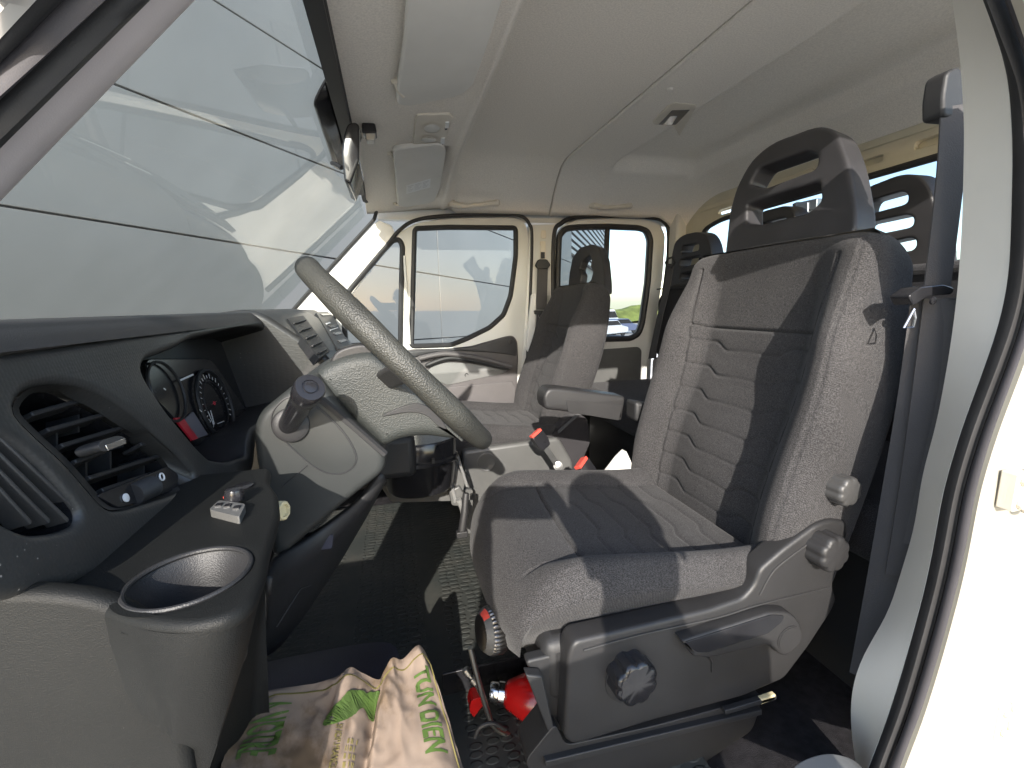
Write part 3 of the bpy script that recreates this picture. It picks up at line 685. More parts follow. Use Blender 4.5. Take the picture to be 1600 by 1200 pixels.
for k in range(4):
    u = 14 + k * 27; b.bar(D(u + 28, 716 + k * 25, -.018), D(u - 34, 742 + k * 22, -.018), DN * .004, DUY * .0012)
b.build_each('vane', M['grip'], v1)
# instrument cluster at the back of the hood
CP = DP - DN * .085
def C(u, v, lift=0): return atp(u, v, CP + DN * lift, DN)
clu = tag(MB().prism(fillet([C(u, v) for u, v in ((225, 560), (330, 560), (385, 640), (395, 668), (385, 700), (330, 715), (240, 620))], .02), -DN * .01).build('instrument_cluster', M['gloss'], dash, bevel=.002))
def ringt(b, c, r, t, n=48):
    b.tube([c + r * (math.cos(2 * math.pi * k / n) * YH + math.sin(2 * math.pi * k / n) * DUY) for k in range(n)], t, 6, closed=True)
b = MB(); ringt(b, C(338, 632, .006), .070, .004); ringt(b, C(262, 612, .006), .050, .0025); ringt(b, C(338, 632, .004), .048, .001); b.build('dial_ring', M['dark'], clu)
b = MB(); b.prism(fillet([C(u, v, .0035) for u, v in ((289, 655), (302, 643), (325, 679), (305, 686))], .003), -DN * .003); b.build('display', M['screen'], clu)
b = MB(); b.prism([C(u, v, .0035) for u, v in ((273, 653), (286, 652), (310, 685), (301, 688))], -DN * .003); b.build('warning_panel', M['gaugered'], clu)
b = MB()
for (u0, v0, u1, v1_, w_) in ((329, 641, 335, 663, .0012), (325, 643, 334, 664, .0007), (282, 594, 302, 585, .0016), (256, 607, 259, 609, .001), (340, 662, 350, 658, .0008), (312, 640, 316, 644, .0006), (326, 655, 328, 657, .0006)):
    A, B = C(u0, v0, .007), C(u1, v1_, .007); d_ = (B - A).normalized().cross(DN); b.bar(A, B, d_ * w_, DN * .0004)
n_ = 22
for k in range(n_):
    a = R(215 - 250 * k / (n_ - 1)); cc = C(338, 632, .006); q = math.cos(a) * YH + math.sin(a) * DUY
    b.bar(cc + q * .054, cc + q * (.060 if k % 2 else .064), q.cross(DN) * .0005, DN * .0003)
b.build('dial_marks', M['ink'], clu, smooth=None)
b = MB(); b.bar(C(331, 632, .008), C(338, 627, .008), YH * .001, DN * .0005); ringt(b, C(335, 630, .008), .0032, .0008, 16); b.build('warning_light', M['gaugered'], clu)
# centre stack beyond the cluster
SN = V((.104, 0, .13)).normalized(); SP = V((-.29, 0, -.012)); SUY = SN.cross(YH)
def Q(u, v, lift=0): return atp(u, v, SP + SN * lift, SN)
prof = [(-.62, -.09), (-.42, -.008), (-.335, .004), (-.295, -.008), (-.16, -.116), (-.13, -.19), (-.16, -.33), (-.22, -.46), (-.62, -.5)]
b = MB(); b.prism(fillet([V((x, 1.20, z)) for x, z in prof], .02), YH * .62); b.build('centre_stack', M['dash'], dash, bevel=.012)
prof2 = [(-.62, -.09), (-.42, -.006), (-.34, .000), (-.31, -.02), (-.27, -.12), (-.22, -.22), (-.25, -.36), (-.34, -.5), (-.62, -.5)]
b = MB(); b.prism(fillet([V((x, 1.82, z)) for x, z in prof2], .02), YH * .41); b.build('glovebox', M['plastic'], dash, bevel=.012)
b = MB(); b.prism(fillet([Q(u, v, .004) for u, v in ((449, 497), (474, 493), (516, 548), (498, 560))], .006), -SN * .02); cv = b.build('centre_vent', M['dark'], dash, bevel=.002)
b = MB()
for k in range(5):
    f = k / 4.6 + .1; A = Q(455 + 44 * f, 500 + 54 * f, .007); B = Q(474 + 38 * f, 495 + 52 * f, .007); b.bar(A, B, SN * .003, SUY * .002)
b.build('slats', M['dark'], cv, bevel=.001)
b = MB(); b.prism(fillet([Q(u, v, .003) for u, v in ((494, 488), (516, 486), (546, 538), (528, 546))], .004), -SN * .02); sp_ = b.build('switch_panel', M['trim'], dash, bevel=.002)
b = MB()
for f in (.05, .40, .62, .84):
    A = Q(497 + 36 * f, 490 + 54 * f, .004); B = Q(516 + 30 * f, 489 + 50 * f, .004); b.bar(A.lerp(B, .15), A.lerp(B, .85), SN * .003, SUY * .006)
b.build('buttons', M['gloss'], sp_, bevel=.001)
b = MB(); b.bar(Q(516, 516, .008), Q(528, 512, .008), SN * .001, SUY * .0012); b.bar(Q(510, 506, .006), Q(516, 504, .006), SN * .001, SUY * .003); b.build('button_marks', M['ink'], sp_)

# lower part of the dash near the door: ledge, cup holder, end cap
LZ = -.214
def L(u, v, dz=0): return atz(u, v, LZ + dz)
cup = [L(297, 899) + V((0.0435 * math.cos(t), .0435 * math.sin(t), 0)) for t in [2 * math.pi * k / 40 for k in range(40)]]
led = [V((-.36, .365, LZ)), L(20, 927), L(130, 938), L(190, 962), L(240, 974), L(300, 977), L(358, 964), L(395, 936), L(413, 898), L(420, 860), L(428, 830), L(437, 800), L(434, 770), L(420, 752), V((-.175, .66, LZ)), V((-.36, .66, LZ))]
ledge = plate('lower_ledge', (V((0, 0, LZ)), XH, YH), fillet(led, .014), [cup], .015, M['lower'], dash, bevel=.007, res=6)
cc = L(297, 899)
b = MB(); b.lathe([(.0440, -.004), (.0405, -.012), (.036, -.03), (.032, -.085), (.029, -.09), (.004, -.092)], cc, ZH, 40); b.f.pop(-2)
ob = b.build('cup_holder', M['plastic'], dash)
b = MB(); b.tube([p + V((0, 0, -.001)) for p in cup], .0022, 8, closed=True); b.build('rim', M['plastic'], ob)
lq = fillet(led, .014)
def lower_ring(z, k): 
    cx_, cy_ = -.27, .50
    t = sstep(-.025, -.15, z - LZ) if 0 else min(1, max(0, (LZ - .03 - z) / .13)); t = t * t * (3 - 2 * t)
    def fy(y): return y if y > .374 else y + (.374 - y) * t
    return [V((cx_ + (p.x - cx_) * k + (LZ - z) * -.28 * sstep(-.2, -.14, p.x), cy_ + (fy(p.y) - cy_) * (1 - (1 - k) * .25), z)) for p in lq]
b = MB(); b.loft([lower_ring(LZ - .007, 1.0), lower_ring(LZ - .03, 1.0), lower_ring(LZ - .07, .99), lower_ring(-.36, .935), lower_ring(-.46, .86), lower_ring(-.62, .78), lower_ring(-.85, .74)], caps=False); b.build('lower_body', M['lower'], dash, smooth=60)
# end cap: its own moulding with a rounded top edge and a groove against the cup holder
ec = [aty(u, v, .366) for u, v in ((-140, 924), (0, 926), (70, 926), (150, 936), (212, 962), (250, 1006), (272, 1060), (280, 1100), (290, 1140), (305, 1260), (-140, 1260))]
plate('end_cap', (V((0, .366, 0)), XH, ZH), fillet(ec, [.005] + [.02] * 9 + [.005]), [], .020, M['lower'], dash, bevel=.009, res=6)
# fittings on the ledge
b = MB(); b.lathe([(.0105, 0), (.0105, .0015), (.008, .002)], L(381, 760, .001), ZH, 20); b.build('empty_switch_hole', M['gloss'], dash)
sw = MB().prism(fillet([L(u, v, .008) for u, v in ((326, 796), (342, 781), (384, 787), (374, 808))], .005), ZH * -.012).build('mirror_switch', M['console'], dash, bevel=.002)
b = MB()
for u, v in ((342, 789), (356, 790), (370, 793)): b.box(L(u, v, .0085), (.006, .008, .002))
b.build('switch_marks', M['gloss'], sw)
b = MB(); b.lathe([(.010, 0), (.010, .008), (.0085, .012), (.006, .013)], L(366, 780, .006), V((.1, 0, 1)), 20); b.build('knob', M['gloss'], sw)
b = MB(); b.bar(L(350, 776, .007), L(355, 778, .007), V((0, .003, 0)), ZH * .001); b.build('red_mark', M['red'], sw)
kc = aty(426, 799, .565); kd = V((.9, -.35, .1)).normalized()
b = MB(); b.lathe([(.0115, -.004), (.0125, .002), (.0125, .012), (.011, .016), (.008, .0165), (.0075, .013), (.002, .013)], kc, kd, 8); b.build('round_knob', M['ivory'], dash, smooth=25)

# knee cover hanging below the column down to the wheel arch
kn = [[aty(u, v, y) for u, v, y in row] for row in (
    ((600, 742, .80), (560, 790, .80), (500, 835, .78), (440, 875, .72), (425, 905, .66)),
    ((604, 752, .84), (570, 800, .84), (520, 850, .82), (455, 905, .76), (422, 935, .70)),
    ((590, 775, .90), (565, 822, .90), (528, 870, .88), (462, 945, .82), (420, 965, .74)),
    ((566, 800, .98), (548, 850, .97), (514, 905, .94), (458, 985, .86), (405, 1012, .78)),
    ((545, 830, 1.04), (520, 885, 1.02), (480, 950, .98), (440, 1008, .92), (392, 1040, .84)))]
b = MB(); rows = [crom(r_, 17) for r_ in kn]; b.loft([r_ for r_ in rows], caps=False, closed=False)
kneeo = b.build('knee_cover', M['plastic'], dash, smooth=60, solid=.012, offset=-1)
b = MB(); b.prism(fillet([aty(u, v, .80) for u, v in ((484, 838), (522, 835), (520, 858), (480, 862))], .004), V((-.02, .02, 0))); b.build('relay_cover', M['arch'], kneeo, bevel=.003)
b = MB(); b.tube([aty(513, 792, .84), aty(540, 793, .85), aty(560, 790, .87)], .0016, 6); b.tube([aty(432, 980, .74), aty(470, 920, .80), aty(515, 905, .92)], .0008, 6); b.build('seam', M['grip'], kneeo)

# ------------------------------------------------------------------ steering column and wheel
col = thing('steering_column', 'grey steering column shroud with ribbed stalk and oval ignition cover', 'steering column', (-.2, .85, -.35))
so_ = [aty(u, v, .74) for u, v in ((394, 672), (404, 645), (440, 616), (480, 588), (496, 586), (512, 608), (548, 656), (604, 706), (602, 738), (560, 770), (500, 820), (442, 870), (424, 872), (418, 800), (398, 720))]
plate('shroud', (V((0, .74, 0)), XH, ZH), fillet(so_, .02), [], .26, M['cowl'], col, bevel=.014, res=5)
ov = [aty(u, v, .739) for u, v in ((432, 676), (424, 655), (432, 635), (455, 620), (490, 632), (530, 668), (552, 700), (556, 722), (540, 738), (515, 740), (485, 725))]
ovr = crom(ov, 60, closed=True)
plate('ignition_cover', (V((0, .739, 0)), XH, ZH), ovr, [], .02, M['cowl'], col, bevel=.0015)
b = MB(); b.tube([p + V((0, .0005, 0)) for p in ovr], .0016, 6, closed=True); b.tube([aty(480, 727, .7395), aty(440, 762, .7395)], .0011, 6); b.tube([aty(492, 590, .745), aty(500, 622, .741), aty(545, 660, .741), aty(602, 710, .741)], .006, 6); b.build('shroud_seam', M['dark'], col)
sb, st = aty(452, 662, .735), aty(484, 607, .64); sd = (st - sb).normalized()
b = MB(); b.lathe([(.028, -.004), (.026, .004), (.021, .007)], aty(455, 664, .737), V((.1, -1, .1)), 28); b.build('stalk_collar', M['trim'], col)
b = MB(); Ls = (st - sb).length; b.lathe([(.015, -.02), (.0165, Ls * .6), (.0175, Ls * .78), (.0195, Ls * .82), (.0205, Ls * .9), (.0205, Ls), (.0185, Ls + .004), (.0110, Ls + .004), (.0105, Ls + .002), (.0085, Ls + .002), (.0080, Ls + .0045), (.002, Ls + .005)], sb, sd, 36); b.build('indicator_stalk', M['gloss'], col, smooth=30)

WY = .86; T = aty(480, 418, WY); Bt = aty(749, 681, WY)
wc = (T + Bt) / 2; wu = (T - Bt).normalized(); LH = ray(584, 507).normalized(); wn = wu.cross(LH).normalized(); LH = wn.cross(wu).normalized()
if wn.z < 0: wn = -wn
Rw = (T - Bt).length / 2 - .004
wh = thing('steering_wheel', 'worn dark leather steering wheel seen edge-on above the column', 'steering wheel', wc)
b = MB(); n = 96
rad = [.0182 + .0020 * math.sin(3 * t * 2 * math.pi / n) ** 2 for t in range(n)]
b.tube([wc + Rw * (math.cos(2 * math.pi * t / n) * LH + math.sin(2 * math.pi * t / n) * wu) for t in range(n)], rad, 18, closed=True); b.build('rim', M['leather'], wh, smooth=180)
b = MB(); b.tube([wc - wn * .0178 + Rw * (math.cos(2 * math.pi * t / n) * LH + math.sin(2 * math.pi * t / n) * wu) for t in range(n)], .0012, 6, closed=True); b.build('stitched_seam', M['dark'], wh)
hp = [aty(u, v, .755) for u, v in ((488, 590), (500, 574), (535, 556), (585, 548), (620, 575), (680, 628), (745, 684), (716, 690), (660, 683), (622, 690), (599, 703), (548, 655), (504, 614))]
plate('airbag_pad', (V((0, .755, 0)), XH, ZH), fillet(hp, .02), [], .20, M['pad'], wh, bevel=.022, res=6)
b = MB(); b.prism(crom([aty(u, v, .757) for u, v in ((597, 649), (630, 634), (655, 630), (680, 642), (697, 668), (684, 664), (665, 648), (638, 643))], 40, closed=True), V((0, -.006, 0))); b.build('spoke_gap', M['dark'], wh, bevel=.002)
b = MB(); b.prism(crom([aty(u, v, .80) for u, v in ((519, 566), (530, 546), (560, 536), (585, 540), (582, 562), (556, 574), (530, 574))], 30, closed=True), V((0, -.03, 0))); b.build('horn_cap', M['trim'], wh, bevel=.006)
for s_ in (-1, 1):
    b = MB(); b.bar(wc + LH * s_ * .07 - wn * .05, wc + LH * s_ * (Rw - .004), wu * .018, wn * .008); b.build('spoke', M['trim'], wh, bevel=.006)

# ------------------------------------------------------------------ floor area
fl = grid('floor_mat', lambda a, c: V((-.46 + .98 * a, .50 + 1.45 * c, -.872)), 12, 12, None, None, smooth=None)
m, t_, bs = nodes('dimpled_floor_rubber'); Lk = t_.links.new
bs.inputs['Base Color'].default_value = (.024, .028, .0265, 1); bs.inputs['Roughness'].default_value = .6; bs.inputs['Specular IOR Level'].default_value = .3
tc = t_.nodes.new('ShaderNodeTexCoord'); mp = t_.nodes.new('ShaderNodeMapping'); mp.inputs['Scale'].default_value = (38, 62, 1); mp.inputs['Location'].default_value = (0, 0, 0)
Lk(tc.outputs['Object'], mp.inputs['Vector']); vo = t_.nodes.new('ShaderNodeTexVoronoi'); vo.voronoi_dimensions = '2D'; vo.inputs['Scale'].default_value = .8; vo.inputs['Randomness'].default_value = .35
Lk(mp.outputs[0], vo.inputs['Vector'])
mr = t_.nodes.new('ShaderNodeMapRange'); mr.inputs['From Min'].default_value = .30; mr.inputs['From Max'].default_value = .42; mr.inputs['To Min'].default_value = 1; mr.inputs['To Max'].default_value = 0
Lk(vo.outputs['Distance'], mr.inputs['Value'])
# plain ribs between the dimpled fields
sx = t_.nodes.new('ShaderNodeSeparateXYZ'); Lk(tc.outputs['Object'], sx.inputs[0])
wv = t_.nodes.new('ShaderNodeMath'); wv.operation = 'SINE'; ml = t_.nodes.new('ShaderNodeMath'); ml.operation = 'MULTIPLY'; ml.inputs[1].default_value = 26; Lk(sx.outputs['X'], ml.inputs[0]); Lk(ml.outputs[0], wv.inputs[0])
gt = t_.nodes.new('ShaderNodeMath'); gt.operation = 'LESS_THAN'; gt.inputs[1].default_value = .75; Lk(wv.outputs[0], gt.inputs[0])
mm = t_.nodes.new('ShaderNodeMath'); mm.operation = 'MULTIPLY'; Lk(mr.outputs[0], mm.inputs[0]); Lk(gt.outputs[0], mm.inputs[1])
bp_ = t_.nodes.new('ShaderNodeBump'); bp_.inputs['Strength'].default_value = .8; bp_.inputs['Distance'].default_value = .003; Lk(mm.outputs[0], bp_.inputs['Height']); Lk(bp_.outputs[0], bs.inputs['Normal'])
# grit trodden into the tread
gn = t_.nodes.new('ShaderNodeTexNoise'); gn.inputs['Scale'].default_value = 5; gn.inputs['Detail'].default_value = 9; gn.inputs['Roughness'].default_value = .7; Lk(tc.outputs['Object'], gn.inputs['Vector'])
gr = t_.nodes.new('ShaderNodeValToRGB'); ge = gr.color_ramp.elements; ge[0].position = .42; ge[0].color = (.030, .034, .032, 1); ge[1].position = .72; ge[1].color = (.062, .060, .052, 1)
Lk(gn.outputs['Fac'], gr.inputs[0]); Lk(gr.outputs[0], bs.inputs['Base Color'])
fl.data.materials.clear(); fl.data.materials.append(m); sd_ = fl.modifiers.new('s', 'SOLIDIFY'); sd_.thickness = .012
tag(fl, 'black dimpled rubber mat covering the cab floor', 'floor mat')
b = MB()
def arch(a, c):
    th = math.pi * a; r_ = .16 * (1 - .25 * c); return V((-.27 + .24 * math.cos(th), .62 + .50 * c, -.872 + .125 * math.sin(th) * math.cos(max(0, c - .3) * 2.2)))
wa = grid('wheel_arch_hump', arch, 26, 16, M['arch'], van)

# centre console under the dash: bin, floor bracket, cables
cb = thing('console_bin', 'black storage bin below the dash between the front footwells', 'storage bin', (.03, 1.32, -.6))
bc = aty(656, 735, 1.36)
def oring(z, k, sy=.75): return [V((bc.x + .125 * k * math.cos(t), bc.y + .125 * k * sy * math.sin(t), z)) for t in [2 * math.pi * i / 36 for i in range(36)]]
b = MB(); b.loft([oring(-.565, .72), oring(-.555, .80), oring(-.47, .92), oring(-.465, .97), oring(-.455, .97), oring(-.45, .92), oring(-.40, .94), oring(-.395, .90)]); b.build('bin', M['gloss'], cb, smooth=40)
b = MB(); b.box((-.14, 1.40, -.40), (.36, .42, .12)); b.build('bracket_panel', M['dark'], cb, bevel=.02)
b = MB()
for u, v in ((677, 720), (648, 724)): b.box(aty(u, v, bc.y - .094), (.008, .004, .016))
b.build_each('clip', M['dark'], cb)
ft = thing('floor_bracket', 'dusty grey metal tray and cables behind the black bin on the floor', 'bracket', (.1, 1.6, -.86))
b = MB(); b.prism([aty(u, v, 1.52) for u, v in ((588, 752), (600, 768), (735, 764), (735, 750), (700, 700), (640, 690), (596, 700))], V((0, .02, 0))); b.build('back_plate', M['console'], ft, bevel=.004)
b = MB(); b.prism(fillet([aty(u, v, 1.50) for u, v in ((594, 755), (612, 782), (735, 778), (738, 762))], .01), V((0, -.02, 0))); b.build('tray_lip', M['console'], ft, bevel=.004)
b = MB(); b.prism(fillet([aty(u, v, 1.42) for u, v in ((686, 716), (704, 713), (728, 750), (724, 768), (706, 764))], .006), V((0, .04, 0))); b.prism(fillet([aty(u, v, 1.40) for u, v in ((702, 768), (718, 760), (728, 776), (722, 792), (706, 790))], .006), V((0, .05, 0))); b.build_each('hinge_block', M['console'], ft, bevel=.004)
b = MB(); b.tube(crom([aty(u, v, 1.40) for u, v in ((683, 724), (690, 742), (705, 760), (712, 784))], 20), .007); b.tube(crom([aty(u, v, 1.41) for u, v in ((700, 690), (712, 706), (722, 735), (730, 760))], 20), .005); b.tube(crom([aty(u, v, 1.38) for u, v in ((716, 780), (724, 800), (722, 832))], 20), .010); b.build_each('cable', M['lightgrey'], ft)
b = MB(); b.tube([aty(728, 770, 1.28), aty(726, 800, 1.27), aty(722, 830, 1.26)], [.010, .012, .013]); b.box(aty(722, 834, 1.26), (.035, .02, .02)); b.build('pedal_lever', M['dark'], ft, bevel=.003)
# ------------------------------------------------------------------ seats
def seat_back(parent, base, rec_deg, H, mats, nv, nfront, ws=1.0, bt=.085):
    """upholstered backrest: bolstered front with sewn waves, rounded top, soft sides"""
    r_ = R(rec_deg); U = V((math.sin(r_), 0, math.cos(r_))); N = V((-math.cos(r_), 0, math.sin(r_)))
    def W(v): return ws * (.245 + .012 * math.sin(math.pi * min(1, v * 1.15)) - .012 * sstep(.62, 1.0, v))
    def cpw(v): return ws * .170 - .018 * sstep(.0, 1, 1 - v) * .6 + .012 * v       # half width of the centre panel
    def prof(y, v):
        """depth of the front surface at lateral y (0..W)"""
        w_ = W(v); q = abs(y) / w_; B = .075 * (1 - .75 * sstep(.66, .98, v)) * (.75 + .25 * sstep(.0, .25, v))
        d = B * sstep(.50, .84, q)
        lum = .022 * math.exp(-((v - .30) / .22) ** 2); d += lum * (1 - q * q)
        return d
    cols = []
    ys = [-1 + 2 * k / nfront for k in range(nfront + 1)]
    rings = []; hz = .715
    waves = [.655, .565, .475, .385, .30, .215, .135]
    for j in range(nv + 1):
        v = j / nv; vv = v
        top = max(0, (v - .92) / .08); shrink = math.sqrt(max(0, 1 - top ** 2.6)) if top else 1
        bot = max(0, (.05 - v) / .05); shrink2 = math.sqrt(max(.05, 1 - bot ** 2))
        w_ = W(v) * (1 - .07 * top ** 3); ring = []
        h = H * v + (0 if not top else 0)
        for q in ys:
            y = q * w_ * .955; d = prof(y, v)
            a = abs(q)
            # rounded outer edge
            e = max(0, (a - .90) / .10); d -= .030 * e ** 2.2; y = q * w_ * (.955 + .045 * math.sin(min(1, a) * math.pi / 2) ** 8)
            # sewn lines
            s = 0
            cp = cpw(v); dy = (abs(y) - cp)
            if v < .93: s += .0065 * math.exp(-(dy / .0038) ** 2)
            s += .0035 * math.exp(-((abs(y) - w_ * .93) / .003) ** 2)
            if abs(y) < cp:
                s += .007 * math.exp(-((v - hz) * H / .0036) ** 2)
                if v < hz:
                    for k, w0 in enumerate(waves):
                        y1 = .070 + .01 * math.sin(k); off = .030 * sstep(y1, y1 + .05, abs(y)) - .010 * (abs(y) / cp) 
                        dv = (v - (w0 + off - .012)) * H
                        fade = .45 + .55 * sstep(.02, .09, abs(y))
                        s += .0038 * fade * math.exp(-(dv / .0036) ** 2) - .0016 * math.exp(-((dv - .022) / .018) ** 2)
            d = (d - s)
            d0 = -.05
            ring.append((y, d0 + (d - d0) * shrink * shrink2))
        # back half of the ring
        nb = 14
        for k in range(nb + 1):
            t = k / nb; ang = math.pi * t
            y = w_ * math.cos(ang); yy = math.copysign(abs(math.cos(ang)) ** .35, math.cos(ang)) * w_ * .995
            dd = -.055 - bt * math.sin(ang) ** .5 * shrink
            if k == 0: dd = -.03 * shrink - .012
            if k == nb: dd = -.03 * shrink - .012
            ring.append((yy, dd))
        n_top = .012 * (1 if top else 0)
        crown = -.018 * sstep(.80, 1, v) * 1.0
        sp_ = .050 * max(0, (v - .50) / .50) ** 2
        rings.append([base + N * sp_ + U * (h + crown * (min(1, abs(y) / W(v)) ** 2.5)) + N * d + YH * y for y, d in ring])
    b = MB(); b.loft(rings)
    o = b.build('backrest', mats[0], parent, smooth=70)
    # darker cloth on the seat's back
    o.data.materials.append(mats[1]); n_ring = len(rings[0])
    for p in o.data.polygons:
        ks = [vi % n_ring for vi in p.vertices]
        if min(ks) > nfront + 1 and max(ks) < n_ring - 1: p.material_index = 1
    o.data.set_sharp_from_angle(angle=R(70))
    return o, U, N

def seat_cushion(parent, x0, x1, yc, zt, mats, nx, ny, th=.14):
    ys = [-1 + 2 * k / ny for k in range(ny + 1)]; rings = []
    for i in range(nx + 1):
        s = i / nx; f = max(0, 1 - s / .17)
        drop = .11 * (1 - math.sqrt(max(0, 1 - f ** 2))); w_ = .252 * (1 - .10 * max(0, 1 - s / .3) ** 2.2)
        re = max(0, (s - .94) / .06)
        ring = []
        for q in ys:
            a = abs(q); y = q * w_; bl = .030 * sstep(.62, .86, a) * sstep(.02, .25, s)
            z = zt - .035 * sstep(.15, .95, s) + bl - drop - .05 * re ** 2 + .012 * math.exp(-((s - .22) / .2) ** 2) * (1 - a * a)
            e = max(0, (a - .86) / .14); z -= .050 * e ** 2.4 * (1 - .8 * f); y = q * w_
            cut = 0; cp = .165
            if s > .05: cut += .007 * math.exp(-((abs(y) - cp - .012 * math.sin(s * 3)) / .0038) ** 2) * sstep(.05, .12, s)
            if abs(y) < cp + .01:
                cut += .008 * math.exp(-((s - .30 - .03 * (q + .2)) * (x1 - x0) / .0038) ** 2)
                for k, s0 in enumerate((.45, .56, .67, .78, .89)):
                    off = .035 * sstep(.05, .10, abs(y)); dv = (s - s0 + off) * (x1 - x0)
                    cut += .0034 * math.exp(-(dv / .0034) ** 2) - .0014 * math.exp(-((dv - .02) / .016) ** 2)
            z -= cut
            x = x0 + (x1 - x0) * s + .030 * (a ** 2.6) * (1 - s)
            ring.append(V((x, yc + y, z)))
        nb = 8; zb = zt - th - .012 * f
        for k in range(1, nb):
            t = k / nb; ring.append(V((x0 + .012 * f + (x1 - x0) * s + .030 * (1 - s) * abs(1 - 2 * t) ** 2.6, yc + w_ * (1 - 2 * t) * .985, zb)))
        rings.append(ring)
    b = MB(); b.loft(rings); return b.build('cushion', mats[0], parent, smooth=70)

def headrest(parent, name, pts, holes, frame, depth, m, bevel, soft=14):
    o = plate(name, frame, pts, holes, depth, m, parent, bevel=bevel, res=4, smooth=180)
    rm = o.modifiers.new('r', 'REMESH'); rm.mode = 'VOXEL'; rm.voxel_size = .0030; rm.use_smooth_shade = True
    sm = o.modifiers.new('m', 'SMOOTH'); sm.factor = .5; sm.iterations = soft
    return o

ds = thing('driver_seat_assembly', 'grey fabric driver seat with wave stitching, two slot headrest and side knobs', 'seat', (.45, .86, -.87), 'front seats')
DSB = V((.690, .872, -.575)); H = .726
bk, U, N = seat_back(ds, DSB, 15.5, H, (M['fab'], M['fabdark']), 260, 200, 1.07)
cu_ = seat_cushion(ds, .140, .70, .862, -.462, (M['fab'],), 170, 170)
# near-side cushion roll, darker and sewn on
# headrest: traced on the plane of the seat back
HO = V((.880, .86, .20)); hr = R(12); HU = V((math.sin(hr), 0, math.cos(hr))); HN = V((-math.cos(hr), 0, math.sin(hr)))
def HP(u, v, lift=0): return atp(u, v, HO + HN * lift, HN)
HF = (HO, -YH, HU)
ho = fillet([HP(u, v) for u, v in ((1131, 402), (1139, 330), (1150, 292), (1172, 250), (1205, 222), (1280, 194), (1308, 205), (1326, 255), (1338, 330), (1336, 366), (1300, 378), (1262, 372), (1185, 388), (1150, 402))], [.01, .02, .02, .03, .04, .04, .03, .03, .02, .02, .015, .02, .02, .01], 6)
h1 = fillet([HP(u, v) for u, v in ((1169, 289), (1185, 262), (1260, 234), (1277, 240), (1275, 263), (1196, 293))], .010, 4)
h2 = fillet([HP(u, v) for u, v in ((1166, 319), (1181, 312), (1279, 283), (1282, 314), (1262, 332), (1188, 350), (1166, 348))], .008, 4)
headrest(ds, 'headrest', ho, [h1, h2], HF, .058, M['head'], .006, 14)
b = MB()
for sy in (-.06, .06): b.tube([DSB + U * (H - .06) + N * -.055 + YH * sy, HO + HU * -.06 - HN * .045 + YH * sy], .007)
b.build_each('headrest_post', M['dark'], ds)
# plastic side cover with its lever and knobs
sy_ = .592; SF = (V((0, sy_, 0)), XH, ZH)
def K(u, v, y=sy_): return aty(u, v, y)
sc_ = fillet([K(u, v) for u, v in ((897, 1003), (1000, 979), (1112, 952), (1163, 934), (1180, 914), (1188, 890), (1225, 858), (1277, 820), (1300, 812), (1324, 815), (1327, 834), (1304, 902), (1303, 922), (1309, 936), (1302, 954), (1264, 1012), (1226, 1062), (1161, 1090), (1020, 1128), (897, 1166), (882, 1156), (888, 1024))], [.02] + [.012] * 20 + [.02], 5)
side = plate('side_cover', SF, sc_, [], .045, M['trim'], ds, bevel=.008, res=4)
b = MB(); b.tube(crom([K(u, v, sy_ - .0005) for u, v in ((912, 1016), (1000, 992), (1120, 965), (1185, 945), (1296, 918))], 30), .0022, 8); b.tube(crom([K(u, v, sy_ - .0005) for u, v in ((1187, 930), (1208, 893), (1240, 866), (1282, 836))], 20), .0018, 8); b.build('edge_crease', M['trim'], side)
lev = fillet([K(u, v, sy_ - .022) for u, v in ((1066, 1002), (1205, 957), (1238, 957), (1256, 980), (1250, 1012), (1226, 1030), (1203, 1008), (1110, 1029), (1084, 1027))], [.003, .01, .02, .02, .02, .02, .01, .01, .004], 4)
pv_ = K(1232, 991, sy_ - .022)
lv = plate('height_lever', (V((0, sy_ - .022, 0)), XH, ZH), lev, [], .03, M['trim'], ds, bevel=.005)
b = MB(); b.prism(fillet([K(u, v, sy_ - .0235) for u, v in ((1070, 1004), (1205, 961), (1226, 962), (1222, 972), (1200, 990), (1105, 1020), (1088, 1019))], .006), V((0, .004, 0))); b.build('lever_grip', M['gloss'], lv, bevel=.001)
b = MB(); b.lathe([(.026, 0), (.026, .0015), (.0235, .0015), (.0235, .0025), (.002, .0026)], K(1233, 998, sy_ - .022), V((0, -1, 0)), 32); b.build('pivot_cap', M['trim'], lv)
def knob(parent, name, c, r, hgt, m, ax=(0, -1, 0), lobes=9):
    b = MB(); b.lathe([(r * 1.02, -.004), (r * 1.02, 0), (r, .002), (r, hgt * .75), (r * .95, hgt * .93), (r * .86, hgt), (r * .80, hgt + .001), (.002, hgt + .0005)], c, V(ax), 108, lobes, .10)
    return b.build(name, m, parent, smooth=40)
ax_ = (0.05, -1, 0.02)
b = MB(); b.lathe([(.046, -.001), (.046, .003), (.043, .004)], K(984, 1058, sy_ + .001), V((0, -1, 0)), 40); b.build('knob_base', M['dark'], side)
def KF(u, v, y, h): return aty(u, v, y - h) - V(ax_).normalized() * h      # base of a knob from its visible face
knob(ds, 'front_tilt_knob', KF(998, 1072, sy_, .034), .040, .034, M['gloss'], ax_, 8)
knob(ds, 'recline_knob', KF(1308, 868, sy_, .032), .035, .032, M['trim'], ax_, 8)
knob(ds, 'lumbar_knob', KF(1331, 770, .600, .028), .028, .028, M['grip'], ax_, 8)
b = MB(); b.tube([K(1108, 1026, sy_ - .004), K(1112, 1034, sy_ - .001), K(1112, 1050, sy_ - .001)], .0016, 6); b.build('pull_tab', M['trim'], side)
